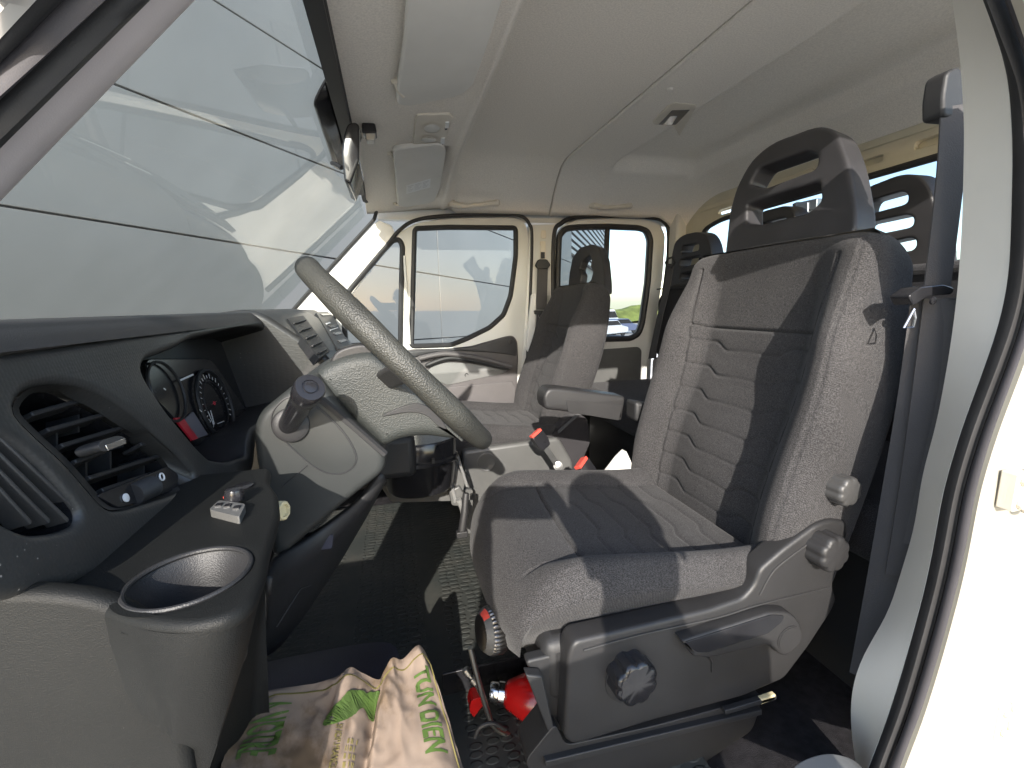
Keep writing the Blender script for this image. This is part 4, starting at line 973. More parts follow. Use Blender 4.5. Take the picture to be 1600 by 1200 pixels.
# base: front fascia, skirt and rails below the side cover
b = MB(); b.box((.44, .865, -.62), (.46, .48, .12)); b.build('seat_pan', M['dark'], ds, bevel=.02)
sk = [K(u, v, .605) for u, v in ((868, 1130), (884, 1165), (1020, 1135), (1170, 1095), (1190, 1082), (1186, 1112), (1175, 1142), (1000, 1260), (860, 1260), (820, 1190))]
b = MB(); b.prism(fillet(sk, .015), V((0, .06, 0))); b.build('base_skirt', M['trim'], ds, bevel=.008)
b = MB(); b.bar(K(850, 1188, .602), K(1186, 1108, .602), (0, 0, .006), (0, .008, 0)); b.bar(K(1130, 1110, .598), K(1210, 1086, .598), (0, 0, .005), (0, .006, 0)); b.build('slide_rail', M['dark'], ds, bevel=.002)
b = MB(); b.bar(K(1186, 1094, .597), K(1209, 1086, .597), (0, 0, .006), (0, .005, 0)); b.build('rail_end', M['ivory'], ds, bevel=.002)
fa = [aty(u, v, .66) for u, v in ((775, 960), (800, 985), (880, 1035), (894, 1030), (888, 1150), (870, 1160), (800, 1035))]
b = MB(); b.prism(fillet([V((x, .628, z)) for x, z in ((.178, -.585), (.190, -.62), (.208, -.70), (.262, -.81), (.30, -.868), (.50, -.868), (.50, -.585))], .01), V((0, .022, 0))); b.build('side_fascia', M['dark'], ds, bevel=.004)
b = MB(); b.box((.40, .87, -.73), (.05, .44, .28)); b.build('front_fascia', M['dark'], ds, bevel=.01)
b = MB(); b.loft([[V((.172, y, -.590)), V((.212, y, -.72)), V((.224, y, -.73)), V((.200, y, -.60))] for y in (.606, .616, .626)]); b.build('fascia_flap', M['dark'], ds, bevel=.003)
# weight dial at the front of the seat
dc = aty(765, 985, .74); dax = V((-1, -.18, .12)).normalized()
b = MB(); b.lathe([(.012, -.06), (.012, -.018), (.0135, -.016)], dc, dax, 20); b.build('dial_stem', M['gloss'], ds)
dl = MB(); pr = [(.040, -.022), (.043, -.018), (.043, .003), (.041, .006), (.031, .018), (.027, .020), (.002, .020)]
dl.lathe(pr, dc, dax, 120, 30, .06); dl = dl.build('weight_dial', M['dialmetal'], ds, smooth=40)
uu = V((0, 0, 1)).cross(dax).normalized(); vv = dax.cross(uu)
b = MB(); b.lathe([(.0405, .0068), (.0312, .0182)], dc, dax, 40); b.f = b.f[:-2]; 
ob = b.build('dial_scale', M['console'], dl, smooth=40)
b = MB()
for k in range(8):
    a0 = R(70 + k * 5); a1 = R(75 + k * 5)
    def DPn(a, f): return dc + (math.cos(a) * uu + math.sin(a) * vv) * (.0408 - .0095 * f) + dax * (.0068 + .0114 * f + .0006)
    b.add([DPn(a0, .05), DPn(a1, .05), DPn(a1, .95), DPn(a0, .95)], [(0, 1, 2, 3)])
b.build('orange_mark', M['red'], dl)
tx = dc - uu * -.0 + dax * .0125 - vv * .0
lettering('weight_figure', '90', .011, dc + dax * .0165 + uu * -.026 + vv * -.004, (dax * -.55 + uu * .0 + vv * .2).normalized() if 0 else vv * -1, (uu * -.6 - dax * -.8).normalized() if 0 else uu, M['gloss'], dl)
# armrest on the far side of the seat
def A_(u, v, y): return aty(u, v, y)
ar = fillet([A_(u, v, 1.145) for u, v in ((849, 620), (856, 607), (872, 606), (978, 620), (976, 634), (972, 658), (880, 643), (852, 640))], [.012, .015, .02, .01, .004, .006, .02, .012], 5)
arm = plate('armrest', (V((0, 1.145, 0)), XH, ZH), ar, [], .07, M['trim'], ds, bevel=.010, res=4)
b = MB(); b.prism([A_(u, v, 1.144) for u, v in ((884, 624), (973, 634), (967, 657), (888, 644))], V((0, .004, 0))); b.build('armrest_panel', M['trim'], arm, bevel=.001)
b = MB(); b.bar(A_(985, 640, 1.17), A_(1040, 650, 1.17), (0, 0, .03), (0, .03, 0)); b.build('armrest_pivot', M['dark'], ds, bevel=.01)
# white metal seat bracket on the far side
b = MB(); b.prism(fillet([A_(u, v, 1.12) for u, v in ((946, 742), (966, 716), (978, 704), (990, 730), (985, 752))], .006), V((0, .02, 0))); b.build('recliner_bracket', M['white'], ds, bevel=.004)

ps = thing('passenger_seat_assembly', 'grey fabric front passenger seat with single hole headrest, partly behind the steering wheel', 'seat', (.45, 1.85, -.87), 'front seats')
PSB = V((.590, 1.875, -.575))
bk2, U2, N2 = seat_back(ps, PSB, 20.0, .70, (M['fab'], M['fabdark']), 190, 130, .91, .05)
seat_cushion(ps, .095, .63, 1.85, -.470, (M['fab'],), 110, 110)
P0 = PSB + U2 * .72 + N2 * -.04; HU2 = V((math.sin(R(12)), 0, math.cos(R(12)))); HN2 = V((-math.cos(R(12)), 0, math.sin(R(12))))
def HQ(u, v): return atp(u, v, P0, HN2)
po = fillet([HQ(u, v) for u, v in ((886, 464), (889, 428), (894, 402), (906, 386), (924, 381), (936, 386), (942, 405), (945, 440), (945, 458), (928, 458), (915, 452), (900, 462))], .015, 4)
ph = fillet([HQ(u, v) for u, v in ((906, 441), (908, 428), (905, 420), (909, 408), (921, 398), (924, 408), (922, 416), (926, 425), (923, 437), (918, 441))], .004, 3)
headrest(ps, 'headrest', po, [ph], (P0, -YH, HU2), .038, M['head'], .005)
b = MB()
for sy in (-.05, .05): b.tube([P0 + HU2 * .0 - HN2 * .04 + YH * sy, P0 + HU2 * -.14 - HN2 * .05 + YH * sy], .007)
b.build_each('headrest_post', M['dark'], ps)
b = MB(); b.prism(fillet([V((x, 1.58, z)) for x, z in ((.225, -.53), (.60, -.515), (.66, -.62), (.66, -.87), (.225, -.87))], .02), V((0, .50, 0))); b.build('seat_base', M['console'], ps, bevel=.012)
b = MB(); b.lathe([(.036, 0), (.036, .003), (.033, .004), (.03, .0025)], aty(760, 722, 1.58), V((0, -1, 0)), 36); b.build('round_cover', M['console'], ps)
b = MB(); b.prism(fillet([aty(u, v, 1.60) for u, v in ((848, 700), (862, 678), (890, 650), (918, 652), (924, 690), (900, 745), (868, 752))], .02), V((0, .10, 0))); b.build('side_cover', M['fabdark'], ps, bevel=.01)
b = MB(); b.bar(aty(876, 672, 1.57), aty(906, 645, 1.57), (0, .004, .006), (.012, 0, .008)); b.build('recline_lever', M['dark'], ps, bevel=.002)

rb = thing('rear_bench', 'dark rear bench seat with three slotted headrests in front of the rear window', 'bench seat', (1.4, 1.35, -.87))
BX = 1.40
def BB(u, v): return atx(u, v, BX)
b = MB(); b.prism(fillet([V((BX - .02, .55, -.30)), V((BX - .02, 2.16, -.30)), V((BX - .02, 2.16, .02)), V((BX - .02, 2.05, .085)), V((BX - .02, .65, .085)), V((BX - .02, .55, .03))], .04), V((.11, 0, 0))); b.build('backrest', M['fabrear'], rb, bevel=.025)
b = MB(); b.prism(fillet([V((BX - .04, y, z)) for y, z in ((.55, -.62), (2.16, -.62), (2.16, -.30), (.55, -.30))], .03), V((.12, 0, 0))); b.build('lower_backrest', M['fabdark'], rb, bevel=.02)
b = MB(); b.box((1.15, 1.35, -.48), (.48, 1.6, .14)); b.build('cushion', M['fabdark'], rb, bevel=.04)
b = MB(); b.box((1.17, 1.35, -.72), (.40, 1.5, .34)); b.build('seat_box', M['dark'], rb)
b = MB(); b.bar((BX - .03, .56, .062), (BX - .03, 2.14, .062), (0, 0, .003), (.004, 0, 0)); b.build('piping', M['dark'], rb)
BF = (V((BX, 0, 0)), -YH, ZH)
hb = fillet([BB(u, v) for u, v in ((1326, 425), (1330, 370), (1340, 315), (1352, 293), (1405, 272), (1432, 272), (1450, 290), (1464, 330), (1468, 420))], [.006, .02, .03, .03, .03, .03, .03, .03, .006], 5)
hs = [fillet([BB(u, v) for u, v in q], .012, 4) for q in (((1347, 330), (1352, 315), (1408, 299), (1418, 303), (1417, 316), (1410, 320), (1350, 336)), ((1338, 366), (1342, 351), (1415, 335), (1427, 339), (1426, 352), (1418, 356), (1340, 372)), ((1340, 400), (1350, 386), (1420, 371), (1431, 374), (1430, 386), (1424, 391), (1352, 404)))]
headrest(rb, 'headrest', hb, hs, BF, .07, M['head'], .005, 5)
hb2 = fillet([BB(u, v) for u, v in ((1046, 458), (1049, 400), (1054, 378), (1066, 367), (1088, 362), (1100, 365), (1108, 378), (1116, 420), (1118, 446))], [.005, .02, .02, .03, .03, .03, .03, .02, .005], 5)
hs2 = [fillet([BB(u, v) for u, v in q], .008, 3) for q in (((1063, 394), (1067, 383), (1088, 379), (1092, 383), (1091, 391), (1066, 397)), ((1061, 415), (1063, 405), (1092, 399), (1096, 403), (1094, 410), (1063, 418)), ((1061, 436), (1064, 427), (1090, 421), (1093, 424), (1091, 431), (1064, 438)))]
headrest(rb, 'headrest', hb2, hs2, BF, .07, M['head'], .004, 4)
hc = BB(1207, 330); ho3 = fillet([hc + V((0, y, z)) for y, z in ((-.11, -.24), (-.10, -.02), (-.06, .01), (.06, .01), (.10, -.02), (.11, -.24))], .035, 5)
hs3 = [fillet([hc + V((0, y, z)) for y, z in ((-.065, z0 - .016), (.065, z0 - .016), (.065, z0 + .016), (-.065, z0 + .016))], .012, 4) for z0 in (-.05, -.105, -.16)]
headrest(rb, 'headrest', ho3, hs3, BF, .07, M['head'], .005, 5)

# ------------------------------------------------------------------ belts
def ribbon(b, pts, wdir, w_, t=.0013):
    pts = [V(p) for p in pts]; rings = []
    for i, p in enumerate(pts):
        tg = (pts[min(i + 1, len(pts) - 1)] - pts[max(i - 1, 0)]).normalized(); wd = V(wdir[i] if isinstance(wdir, list) else wdir); wd = (wd - wd.dot(tg) * tg).normalized(); nn = tg.cross(wd)
        rings.append([p + wd * w_ / 2 + nn * t, p + wd * w_ / 2 - nn * t, p - wd * w_ / 2 - nn * t, p - wd * w_ / 2 + nn * t])
    b.loft(rings)
by = .54
db = thing('driver_belt', 'charcoal seat belt hanging from the cream pillar beside the driver seat', 'seat belt', aty(1440, 600, by))
wdn = V((.95, -.3, .05))
b = MB(); ribbon(b, crom([aty(1492, 165, by), aty(1486, 260, by), aty(1475, 360, by), aty(1463, 455, by)], 12), wdn, .041); b.build('upper_strap', M['belt'], db, smooth=30)
b = MB()
ribbon(b, crom([aty(1468, 466, by - .004), aty(1448, 620, by - .006), aty(1425, 780, by - .006), aty(1405, 900, by - .006)], 12), V((.8, -.55, .1)), .042)
ribbon(b, crom([aty(1452, 468, by + .006), aty(1430, 620, by + .012), aty(1402, 780, by + .016), aty(1375, 930, by + .02), aty(1350, 1060, by + .02)], 14), V((.55, -.8, .1)), .046)
ribbon(b, crom([aty(1476, 470, by - .008), aty(1462, 600, by - .01), aty(1438, 740, by - .01), aty(1418, 850, by - .01)], 12), V((.4, -.9, .1)), .03)
b.build('lower_strap', M['belt'], db, smooth=30)
b = MB(); b.prism(fillet([aty(u, v, by - .012) for u, v in ((1420, 462), (1440, 448), (1476, 444), (1492, 450), (1488, 460), (1450, 463), (1428, 478))], .006), V((0, .03, 0))); b.build('belt_guide', M['gloss'], db, bevel=.004)
b = MB(); b.lathe([(.006, 0), (.006, .003), (.003, .004)], aty(1456, 470, by - .014), V((0, -1, 0)), 16); b.build('stop_button', M['gloss'], db)
b = MB(); b.tube([aty(u, v, by - .004) for u, v in ((1428, 483), (1413, 512), (1426, 511), (1430, 497))], .0022, 6, closed=True); b.build('buckle_tongue', M['chrome'], db)
b = MB(); b.prism(fillet([aty(u, v, by) for u, v in ((1474, 150), (1480, 112), (1498, 102), (1512, 116), (1512, 185), (1474, 182))], .008), V((0, .03, 0))); b.build('pillar_loop', M['dark'], db, bevel=.006)
b = MB(); b.box(aty(1430, 705, .56), (.014, .02, .014)); b.build('red_release', M['red'], db, bevel=.002)

pbelt = thing('passenger_belt', 'dark seat belt on the far cream pillar between the two passenger doors', 'seat belt', aty(847, 450, PY - .03))
b = MB(); ribbon(b, [aty(848, 416, PY - .035), aty(846, 484, PY - .035)], XH, .056); ribbon(b, [aty(846, 488, PY - .03), aty(844, 520, PY - .03), aty(836, 556, PY - .03)], XH, .05); b.build('strap', M['belt'], pbelt)
b = MB(); b.prism(fillet([aty(u, v, PY - .045) for u, v in ((837, 414), (842, 405), (855, 405), (861, 414), (856, 420), (841, 420))], .008), V((0, .02, 0))); b.build('pillar_loop', M['dark'], pbelt, bevel=.003)
b = MB(); b.prism(fillet([aty(u, v, PY - .045) for u, v in ((835, 485), (856, 485), (857, 491), (836, 491))], .003), V((0, .015, 0))); b.build('belt_guide', M['dark'], pbelt, bevel=.002)
b = MB(); b.tube([aty(u, v, PY - .04) for u, v in ((842, 492), (850, 492), (849, 502), (844, 502))], .003, 6, closed=True); b.build('buckle_tongue', M['chrome'], pbelt)
b = MB(); b.prism(fillet([aty(u, v, PY - .012) for u, v in ((844, 377), (852, 377), (852, 405), (844, 405))], .004), V((0, -.006, 0))); b.prism(fillet([aty(u, v, PY - .012) for u, v in ((845, 360), (853, 360), (853, 373), (845, 373))], .01), V((0, -.005, 0))); b.build('height_adjuster', M['beige'], pbelt, bevel=.002)
b = MB(); b.prism([aty(u, v, PY - .019) for u, v in ((845, 394), (851, 394), (851, 404), (845, 404))], V((0, -.003, 0))); b.build('adjuster_button', M['dark'], pbelt)

rbelt = thing('rear_belt', 'dark seat belt hanging at the far end of the rear bench', 'seat belt', atx(1035, 480, BX - .05))
b = MB(); ribbon(b, crom([atx(1048, 412, BX - .05), atx(1042, 450, BX - .06), atx(1030, 500, BX - .10), atx(1018, 560, BX - .16)], 10), YH, .05); b.build('strap', M['belt'], rbelt)
b = MB(); b.tube([atx(u, v, BX - .05) for u, v in ((1042, 416), (1040, 410), (1044, 404), (1051, 402), (1054, 410), (1050, 418))], .006, 8, closed=True); b.build('pillar_loop', M['dark'], rbelt)

def buckle(name, label, top, bot, s, wdir, lean):
    t = thing(name, label, 'belt buckle', bot); d = (top - bot).normalized(); wd = V(wdir); wd = (wd - wd.dot(d) * d).normalized(); n_ = d.cross(wd)
    hd = bot + d * ((top - bot).length - .062 * s)
    b = MB(); b.prism(fillet([hd + wd * a * s + d * c * s for a, c in ((-.020, .0), (-.024, .058), (.024, .058), (.020, .0))], .006) if 0 else fillet([hd - n_ * .011 * s + wd * a * s + d * c * s for a, c in ((-.017, .0), (-.024, .02), (-.024, .056), (.024, .056), (.024, .02), (.017, .0))], .006), n_ * .022 * s); b.build('housing', M['gloss'], t, bevel=.003)
    b = MB(); b.prism(fillet([hd - n_ * .010 * s + wd * a * s + d * c * s for a, c in ((-.021, .053), (-.021, .064), (.021, .064), (.021, .053))], .002), n_ * .020 * s); b.build('release_button', M['red'], t, bevel=.002)
    b = MB(); ribbon(b, [bot, hd + d * .004], wd, .02 * s, .002); b.build('stalk', M['steel'], t)
    b = MB(); b.lathe([(.016, -.008), (.016, .004), (.010, .005), (.010, .012), (.004, .013)], bot, V((-.2, -1, .2)), 20); b.build('anchor_bolt', M['steel'], t)
    return t
buckle('passenger_buckle', 'upright belt buckle with red button leaning on its stalk between the seats', aty(836, 676, 1.42), aty(872, 728, 1.40), 1.05, (1, .3, .3), 0)
buckle('driver_buckle', 'low belt buckle with red button beside the far edge of the driver cushion', aty(907, 722, 1.17), aty(945, 775, 1.15), 1.15, (.6, .6, .5), 0)

# ------------------------------------------------------------------ roof fittings
def roofpt(u, v, dz=0.0):
    r = ray(u, v); t = .3
    while t < 3:
        p = r * t
        if p.y > .3 and p.z > (z_front(p.x, p.y) if p.x < .775 else z_roof(p.x, p.y)) + dz: return p
        t += .0015 / max(.2, r.length / 700) / 700 * 3
    return p
def rray(u, v, dz=0.0):
    r = ray(u, v).normalized(); t = .3
    while t < 3.5:
        p = r * t
        zf = z_front(p.x, p.y) if p.x < .775 else z_roof(p.x, p.y) + .045 * rec(p.x, p.y)
        if p.y > .3 and p.z > zf + dz: return p
        t += .002
    return p
vz = V((0, 0, 1))
def visor(name, label, px, dz, sticker, hook):
    t = thing(name, label, 'sun visor', rray(*px[0], dz), 'sun visors')
    pts = [rray(u, v, dz) for u, v in px]
    c = sum(pts, V()) / len(pts); n_ = V((0, 0, 0))
    for i in range(len(pts)): n_ += (pts[i - 1] - c).cross(pts[i] - c)
    n_.normalize()
    if n_.z > 0: n_ = -n_
    pts = [p - n_ * (p - c).dot(n_) for p in pts]
    ux = (YH - n_ * YH.dot(n_)).normalized(); uy = n_.cross(ux)
    plate('pad', (c, ux, uy), fillet(pts, [.03] * len(pts), 6), [], .018, M['visor'], t, bevel=.006, res=4)
    for hk in hook:
        q = [rray(u, v, z) for u, v, z in hk]; b = MB(); b.tube(crom(q, 12), .0045, 8); b.build('hinge_arm', M['beige'], t)
        b = MB(); b.lathe([(.010, -.004), (.010, .006), (.006, .010)], q[0] + V((0, 0, .004)), V((0, 0, -1)), 14); b.build('hinge_mount', M['beige'], t)
    if sticker:
        sp = [atp(u, v, c + n_ * .0008, n_) for u, v in sticker]; b = MB(); b.prism(sp, -n_ * .0006); st_ = b.build('warning_sticker', M['whiteplastic'], t, smooth=None)
        b = MB(); e1 = sp[1] - sp[0]; e2 = sp[3] - sp[0]
        for k in range(5):
            for (a0, a1) in ((.06, .30), (.36, .64), (.70, .94)):
                A = sp[0] + e1 * a0 + e2 * (.18 + .15 * k) + n_ * .0004; B = sp[0] + e1 * (a1 - .06 * ((k * 7) % 3)) + e2 * (.18 + .15 * k) + n_ * .0004
                b.bar(A, B, e2.normalized() * .0007, n_ * .0001)
        b.build('print_lines', M['lightgrey'], st_, smooth=None)
    return t
visor('sun_visor', 'large pale grey sun visor folded up above the driver', [(640, -60), (633, 60), (621, 142), (620, 164), (640, 167), (716, 152), (738, 138), (760, 80), (806, -60)], -.026, None, [((618, 128, -.004), (622, 140, -.02), (630, 150, -.024))])
visor('sun_visor', 'smaller grey sun visor with white sticker above the passenger seat', [(614, 236), (616, 262), (622, 323), (636, 327), (679, 318), (688, 285), (698, 238), (690, 229)], -.020, [(635, 290), (673, 279), (672, 293), (635, 303)], [((610, 240, -.002), (615, 248, -.016), (621, 254, -.018)), ((617, 318, -.002), (620, 320, -.010), (624, 320, -.012))])
cl_ = thing('map_light', 'beige twin map light panel between the two sun visors', 'lamp', rray(676, 205))
pts = [rray(u, v, -.006) for u, v in ((650, 184), (653, 181), (703, 179), (708, 184), (694, 226), (690, 229), (650, 230), (645, 226))]
c = sum(pts, V()) / len(pts); n_ = V()
for i in range(len(pts)): n_ += (pts[i - 1] - c).cross(pts[i] - c)
n_.normalize(); n_ = -n_ if n_.z > 0 else n_
pts = [p - n_ * (p - c).dot(n_) for p in pts]; ux = (YH - n_ * YH.dot(n_)).normalized(); uy = n_.cross(ux)
ob = plate('panel', (c, ux, uy), fillet(pts, .008, 4), [], .014, M['beige'], cl_, bevel=.003)
def MLp(u, v, l=0): return atp(u, v, c + n_ * l, n_)
def oval(cu, cv, ru, rv, l, n=24, th=0): return [MLp(cu + ru * math.cos(2 * math.pi * k / n), cv + rv * math.sin(2 * math.pi * k / n), l) for k in range(n)]
for cu_2, cv_2, rv in ((675, 201, 8), (670, 219, 5.5)):
    b = MB(); b.loft([oval(cu_2, cv_2, 15, rv, .0005), oval(cu_2, cv_2, 16, rv + 1, .002), oval(cu_2, cv_2, 13.5, rv - 1, .002), oval(cu_2, cv_2, 12, rv - 2, -.003)], caps=False); b.build('lamp_bezel', M['beige'], cl_, smooth=60)
    b = MB(); b.loft([oval(cu_2, cv_2, 12.5, rv - 1.5, .0002), oval(cu_2, cv_2, 8, rv * .5, .003)]); b.build('lens', M['visor'], cl_, smooth=60)
for (u, v) in ((699, 196), (692, 221)):
    b = MB(); b.prism(fillet([MLp(u + a, v + q, .003) for a, q in ((-3, -4), (3, -5), (2.5, 4), (-3.5, 5))], .002), n_ * -.004); b.build('switch', M['whiteplastic'], cl_, bevel=.001)
    b = MB(); b.prism([MLp(u + a - 2, v + 6 + q, .0022) for a, q in ((-2, -1.5), (2, -2), (2, 1), (-2, 1.5))], n_ * -.002); b.build('switch_slot', M['dark'], cl_)
rl = thing('courtesy_light', 'chrome lensed courtesy light set into the rear headliner', 'lamp', rray(1054, 182))
pts = [rray(u, v, -.003) for u, v in ((1018, 197), (1030, 196), (1062, 186), (1090, 170), (1086, 166), (1066, 165), (1045, 174))]
pts = [rray(u, v, -.008) for u, v in ((1019, 194), (1044, 168), (1054, 164), (1088, 167), (1088, 171), (1062, 195), (1052, 199), (1022, 198))]
c = sum(pts, V()) / len(pts); n_ = V((0, 0, -1)); pts = [p - n_ * (p - c).dot(n_) for p in pts]
plate('frame', (c, YH, n_.cross(YH)), fillet(pts, .006, 3), [], .010, M['beige'], rl, bevel=.002)
def RLp(u, v, l=0): return atp(u, v, c + n_ * l, n_)
b = MB(); b.prism(fillet([RLp(u, v, .0012) for u, v in ((1029, 195), (1050, 173), (1078, 172), (1056, 195))], .004), n_ * -.003); b.build('lens_recess', M['dialmetal'], rl, bevel=.0006)
b = MB(); b.prism([RLp(u, v, .003) for u, v in ((1036, 195), (1047, 183), (1058, 182), (1050, 195))], n_ * -.003); b.build('reflector', M['chrome'], rl, bevel=.001)
def handle(label, pxs):
    q = [aty(u, v, PY - .06 - .012 * math.sin(math.pi * k / (len(pxs) - 1))) for k, (u, v) in enumerate(pxs)]
    t = thing('grab_handle', label, 'grab handle', q[0], 'roof grab handles')
    b = MB(); pp = crom(q, 25); b.tube(pp, [.016 - .006 * math.sin(math.pi * k / 24) ** .7 for k in range(25)], 12); b.build('grip', M['beige'], t, smooth=60)
    b = MB()
    for e in (q[0], q[-1]): b.box(e + V((0, .03, .004)), (.030, .07, .030))
    b.build('mount', M['beige'], t, bevel=.007)
handle('beige grab handle on the roof lining above the front passenger window', [(706, 318), (725, 322), (742, 321), (760, 319), (776, 317)])
handle('beige grab handle on the roof lining above the rear passenger window', [(926, 321), (942, 324), (957, 324), (972, 323), (985, 321)])
b = MB(); b.lathe([(.010, 0), (.010, .003), (.006, .005)], rray(1047, 139) + V((0, 0, .001)), V((0, 0, -1)), 16); tag(b.build('trim_clip', M['felt2'], None), 'small round fabric covered clip on the headliner seam above the courtesy light', 'clip')
# rear view mirror and sensor
my = 1.36
mi = thing('rear_view_mirror', 'black rear view mirror seen from its end below the windscreen header', 'mirror', aty(545, 235, my))
mo = fillet([aty(u, v, my - .10) for u, v in ((543, 192), (556, 190), (562, 196), (561, 250), (548, 287), (538, 282), (533, 240), (536, 214))], [.01, .01, .006, .004, .004, .004, .008, .015], 4)
mpl = plate('housing', (V((0, my - .10, 0)), XH, ZH), mo, [], .20, M['gloss'], mi, bevel=.006)
b = MB(); b.bar(aty(561.5, 200, my - .09), aty(560, 256, my - .09), V((.001, 0, 0)), V((0, .001, 0))); b.prism([aty(563, 198, my - .095), aty(562, 250, my - .095), aty(562, 250, my - .095) + YH * .19, aty(563, 198, my - .095) + YH * .19], V((-.003, 0, 0))); b.build('glass', M['mirror'], mi)
b = MB(); b.tube([aty(534, 262, my), aty(524, 256, my + .02), aty(519, 255, my + .04)], .006); b.build('arm', M['gloss'], mi)
b = MB(); b.bar(aty(538, 256, my - .102), aty(544, 263, my - .102), (0, 0, .005), (0, .002, 0)); b.build('dip_lever', M['dark'], mi)
se = thing('roof_sensor', 'small black clip fixed to the headliner beside the mirror', 'clip', rray(577, 200))
b = MB(); b.prism(fillet([aty(u, v, my + .02) for u, v in ((565, 191), (586, 192), (589, 207), (566, 208))], .005), V((0, .05, 0))); b.build('cover', M['gloss'], se, bevel=.003)
b = MB(); b.prism([aty(u, v, my + .025) for u, v in ((570, 207), (587, 207), (585, 219), (573, 219))], V((0, .03, 0))); b.build('jaw', M['steel'], se, bevel=.002)

# ------------------------------------------------------------------ loose things
fe = thing('fire_extinguisher', 'red fire extinguisher lying under the front edge of the driver seat', 'fire extinguisher', aty(800, 1090, .78))
ec_ = aty(798, 1085, .80); ed = V((.93, -.30, -.12)).normalized()
b = MB(); b.lathe([(.020, -.012), (.026, -.008), (.040, .02), (.050, .045), (.053, .07), (.053, .30), (.047, .33), (.02, .34)], ec_, ed, 40); b.build('cylinder', M['redpaint'], fe, smooth=50)
b = MB(); b.lathe([(.018, -.045), (.020, -.040), (.020, -.028), (.023, -.026), (.023, -.014), (.020, -.010)], ec_, ed, 28); b.build('valve', M['chrome'], fe)
b = MB(); b.prism(fillet([aty(u, v, .79) for u, v in ((733, 1110), (737, 1094), (752, 1089), (762, 1094), (752, 1106), (740, 1122))], .006), V((0, .03, 0))); b.build('trigger', M['redpaint'], fe, bevel=.004)
b = MB(); b.tube(crom([aty(u, v, .755) for u, v in ((735, 1012), (744, 1050), (758, 1100), (772, 1135), (800, 1149), (834, 1140))], 30), .0055, 10); b.build('retaining_wire', M['steel'], fe, smooth=60)
b = MB(); h0, h1_ = aty(726, 1045, .80), aty(742, 1066, .79); hd_ = (h1_ - h0).normalized(); b.lathe([(.006, 0), (.008, .002), (.008, .014), (.005, .016), (.005, .022), (.008, .024), (.008, .036)], h0, hd_, 14); b.tube(crom([h1_, aty(750, 1080, .79), aty(762, 1110, .80)], 8), .005); b.build('hose_nozzle', M['steel'], fe)
tr = thing('storage_tray', 'black plastic tray on the floor below the red fire extinguisher', 'tray', aty(780, 1170, .76))
tc_ = aty(785, 1180, .74); b = MB()
b.box(tc_ + V((.07, .02, -.05)), (.36, .26, .008)); b.box(tc_ + V((-.105, .02, -.015)), (.006, .26, .07)); b.box(tc_ + V((.07, -.105, -.02)), (.34, .006, .06)); b.box(tc_ + V((.07, .145, .02)), (.34, .006, .13)); b.box(tc_ + V((.0, .02, -.02)), (.004, .25, .05))
b.build('box', M['gloss'], tr, bevel=.002)
b = MB(); b.tube(crom([aty(u, v, .72) for u, v in ((742, 1152), (750, 1136), (770, 1130), (790, 1140))], 14), .004); b.build('rib', M['dark'], tr)

# crumpled paper carrier bag
paper, t_, bs = nodes('kraft_paper'); Lk = t_.links.new
bs.inputs['Roughness'].default_value = .85; bs.inputs['Specular IOR Level'].default_value = .2
tc = t_.nodes.new('ShaderNodeTexCoord'); n1 = t_.nodes.new('ShaderNodeTexNoise'); n1.inputs['Scale'].default_value = 7; n1.inputs['Detail'].default_value = 8; n1.inputs['Roughness'].default_value = .65
Lk(tc.outputs['Object'], n1.inputs['Vector']); ra = t_.nodes.new('ShaderNodeValToRGB'); e = ra.color_ramp.elements
e[0].position = .36; e[0].color = (.095, .066, .042, 1); e[1].position = .58; e[1].color = (.180, .140, .112, 1); x_ = ra.color_ramp.elements.new(.46); x_.color = (.160, .122, .096, 1)
Lk(n1.outputs['Fac'], ra.inputs[0]); Lk(ra.outputs[0], bs.inputs['Base Color'])
n2 = t_.nodes.new('ShaderNodeTexNoise'); n2.inputs['Scale'].default_value = 30; n2.inputs['Detail'].default_value = 6; n2.noise_type = 'RIDGED_MULTIFRACTAL'; Lk(tc.outputs['Object'], n2.inputs['Vector'])
bp = t_.nodes.new('ShaderNodeBump'); bp.inputs['Strength'].default_value = .6; bp.inputs['Distance'].default_value = .004; Lk(n2.outputs['Fac'], bp.inputs['Height']); Lk(bp.outputs[0], bs.inputs['Normal'])
green = mat('green_print', (.040, .078, .008), .8, noise_amt=.3, noise_scale=22)
brownline = mat('olive_print', (.12, .10, .025), .8)
bag = thing('paper_bag', 'crumpled brown paper carrier bag with green print lying on the floor mat', 'paper bag', aty(540, 1150, .72))
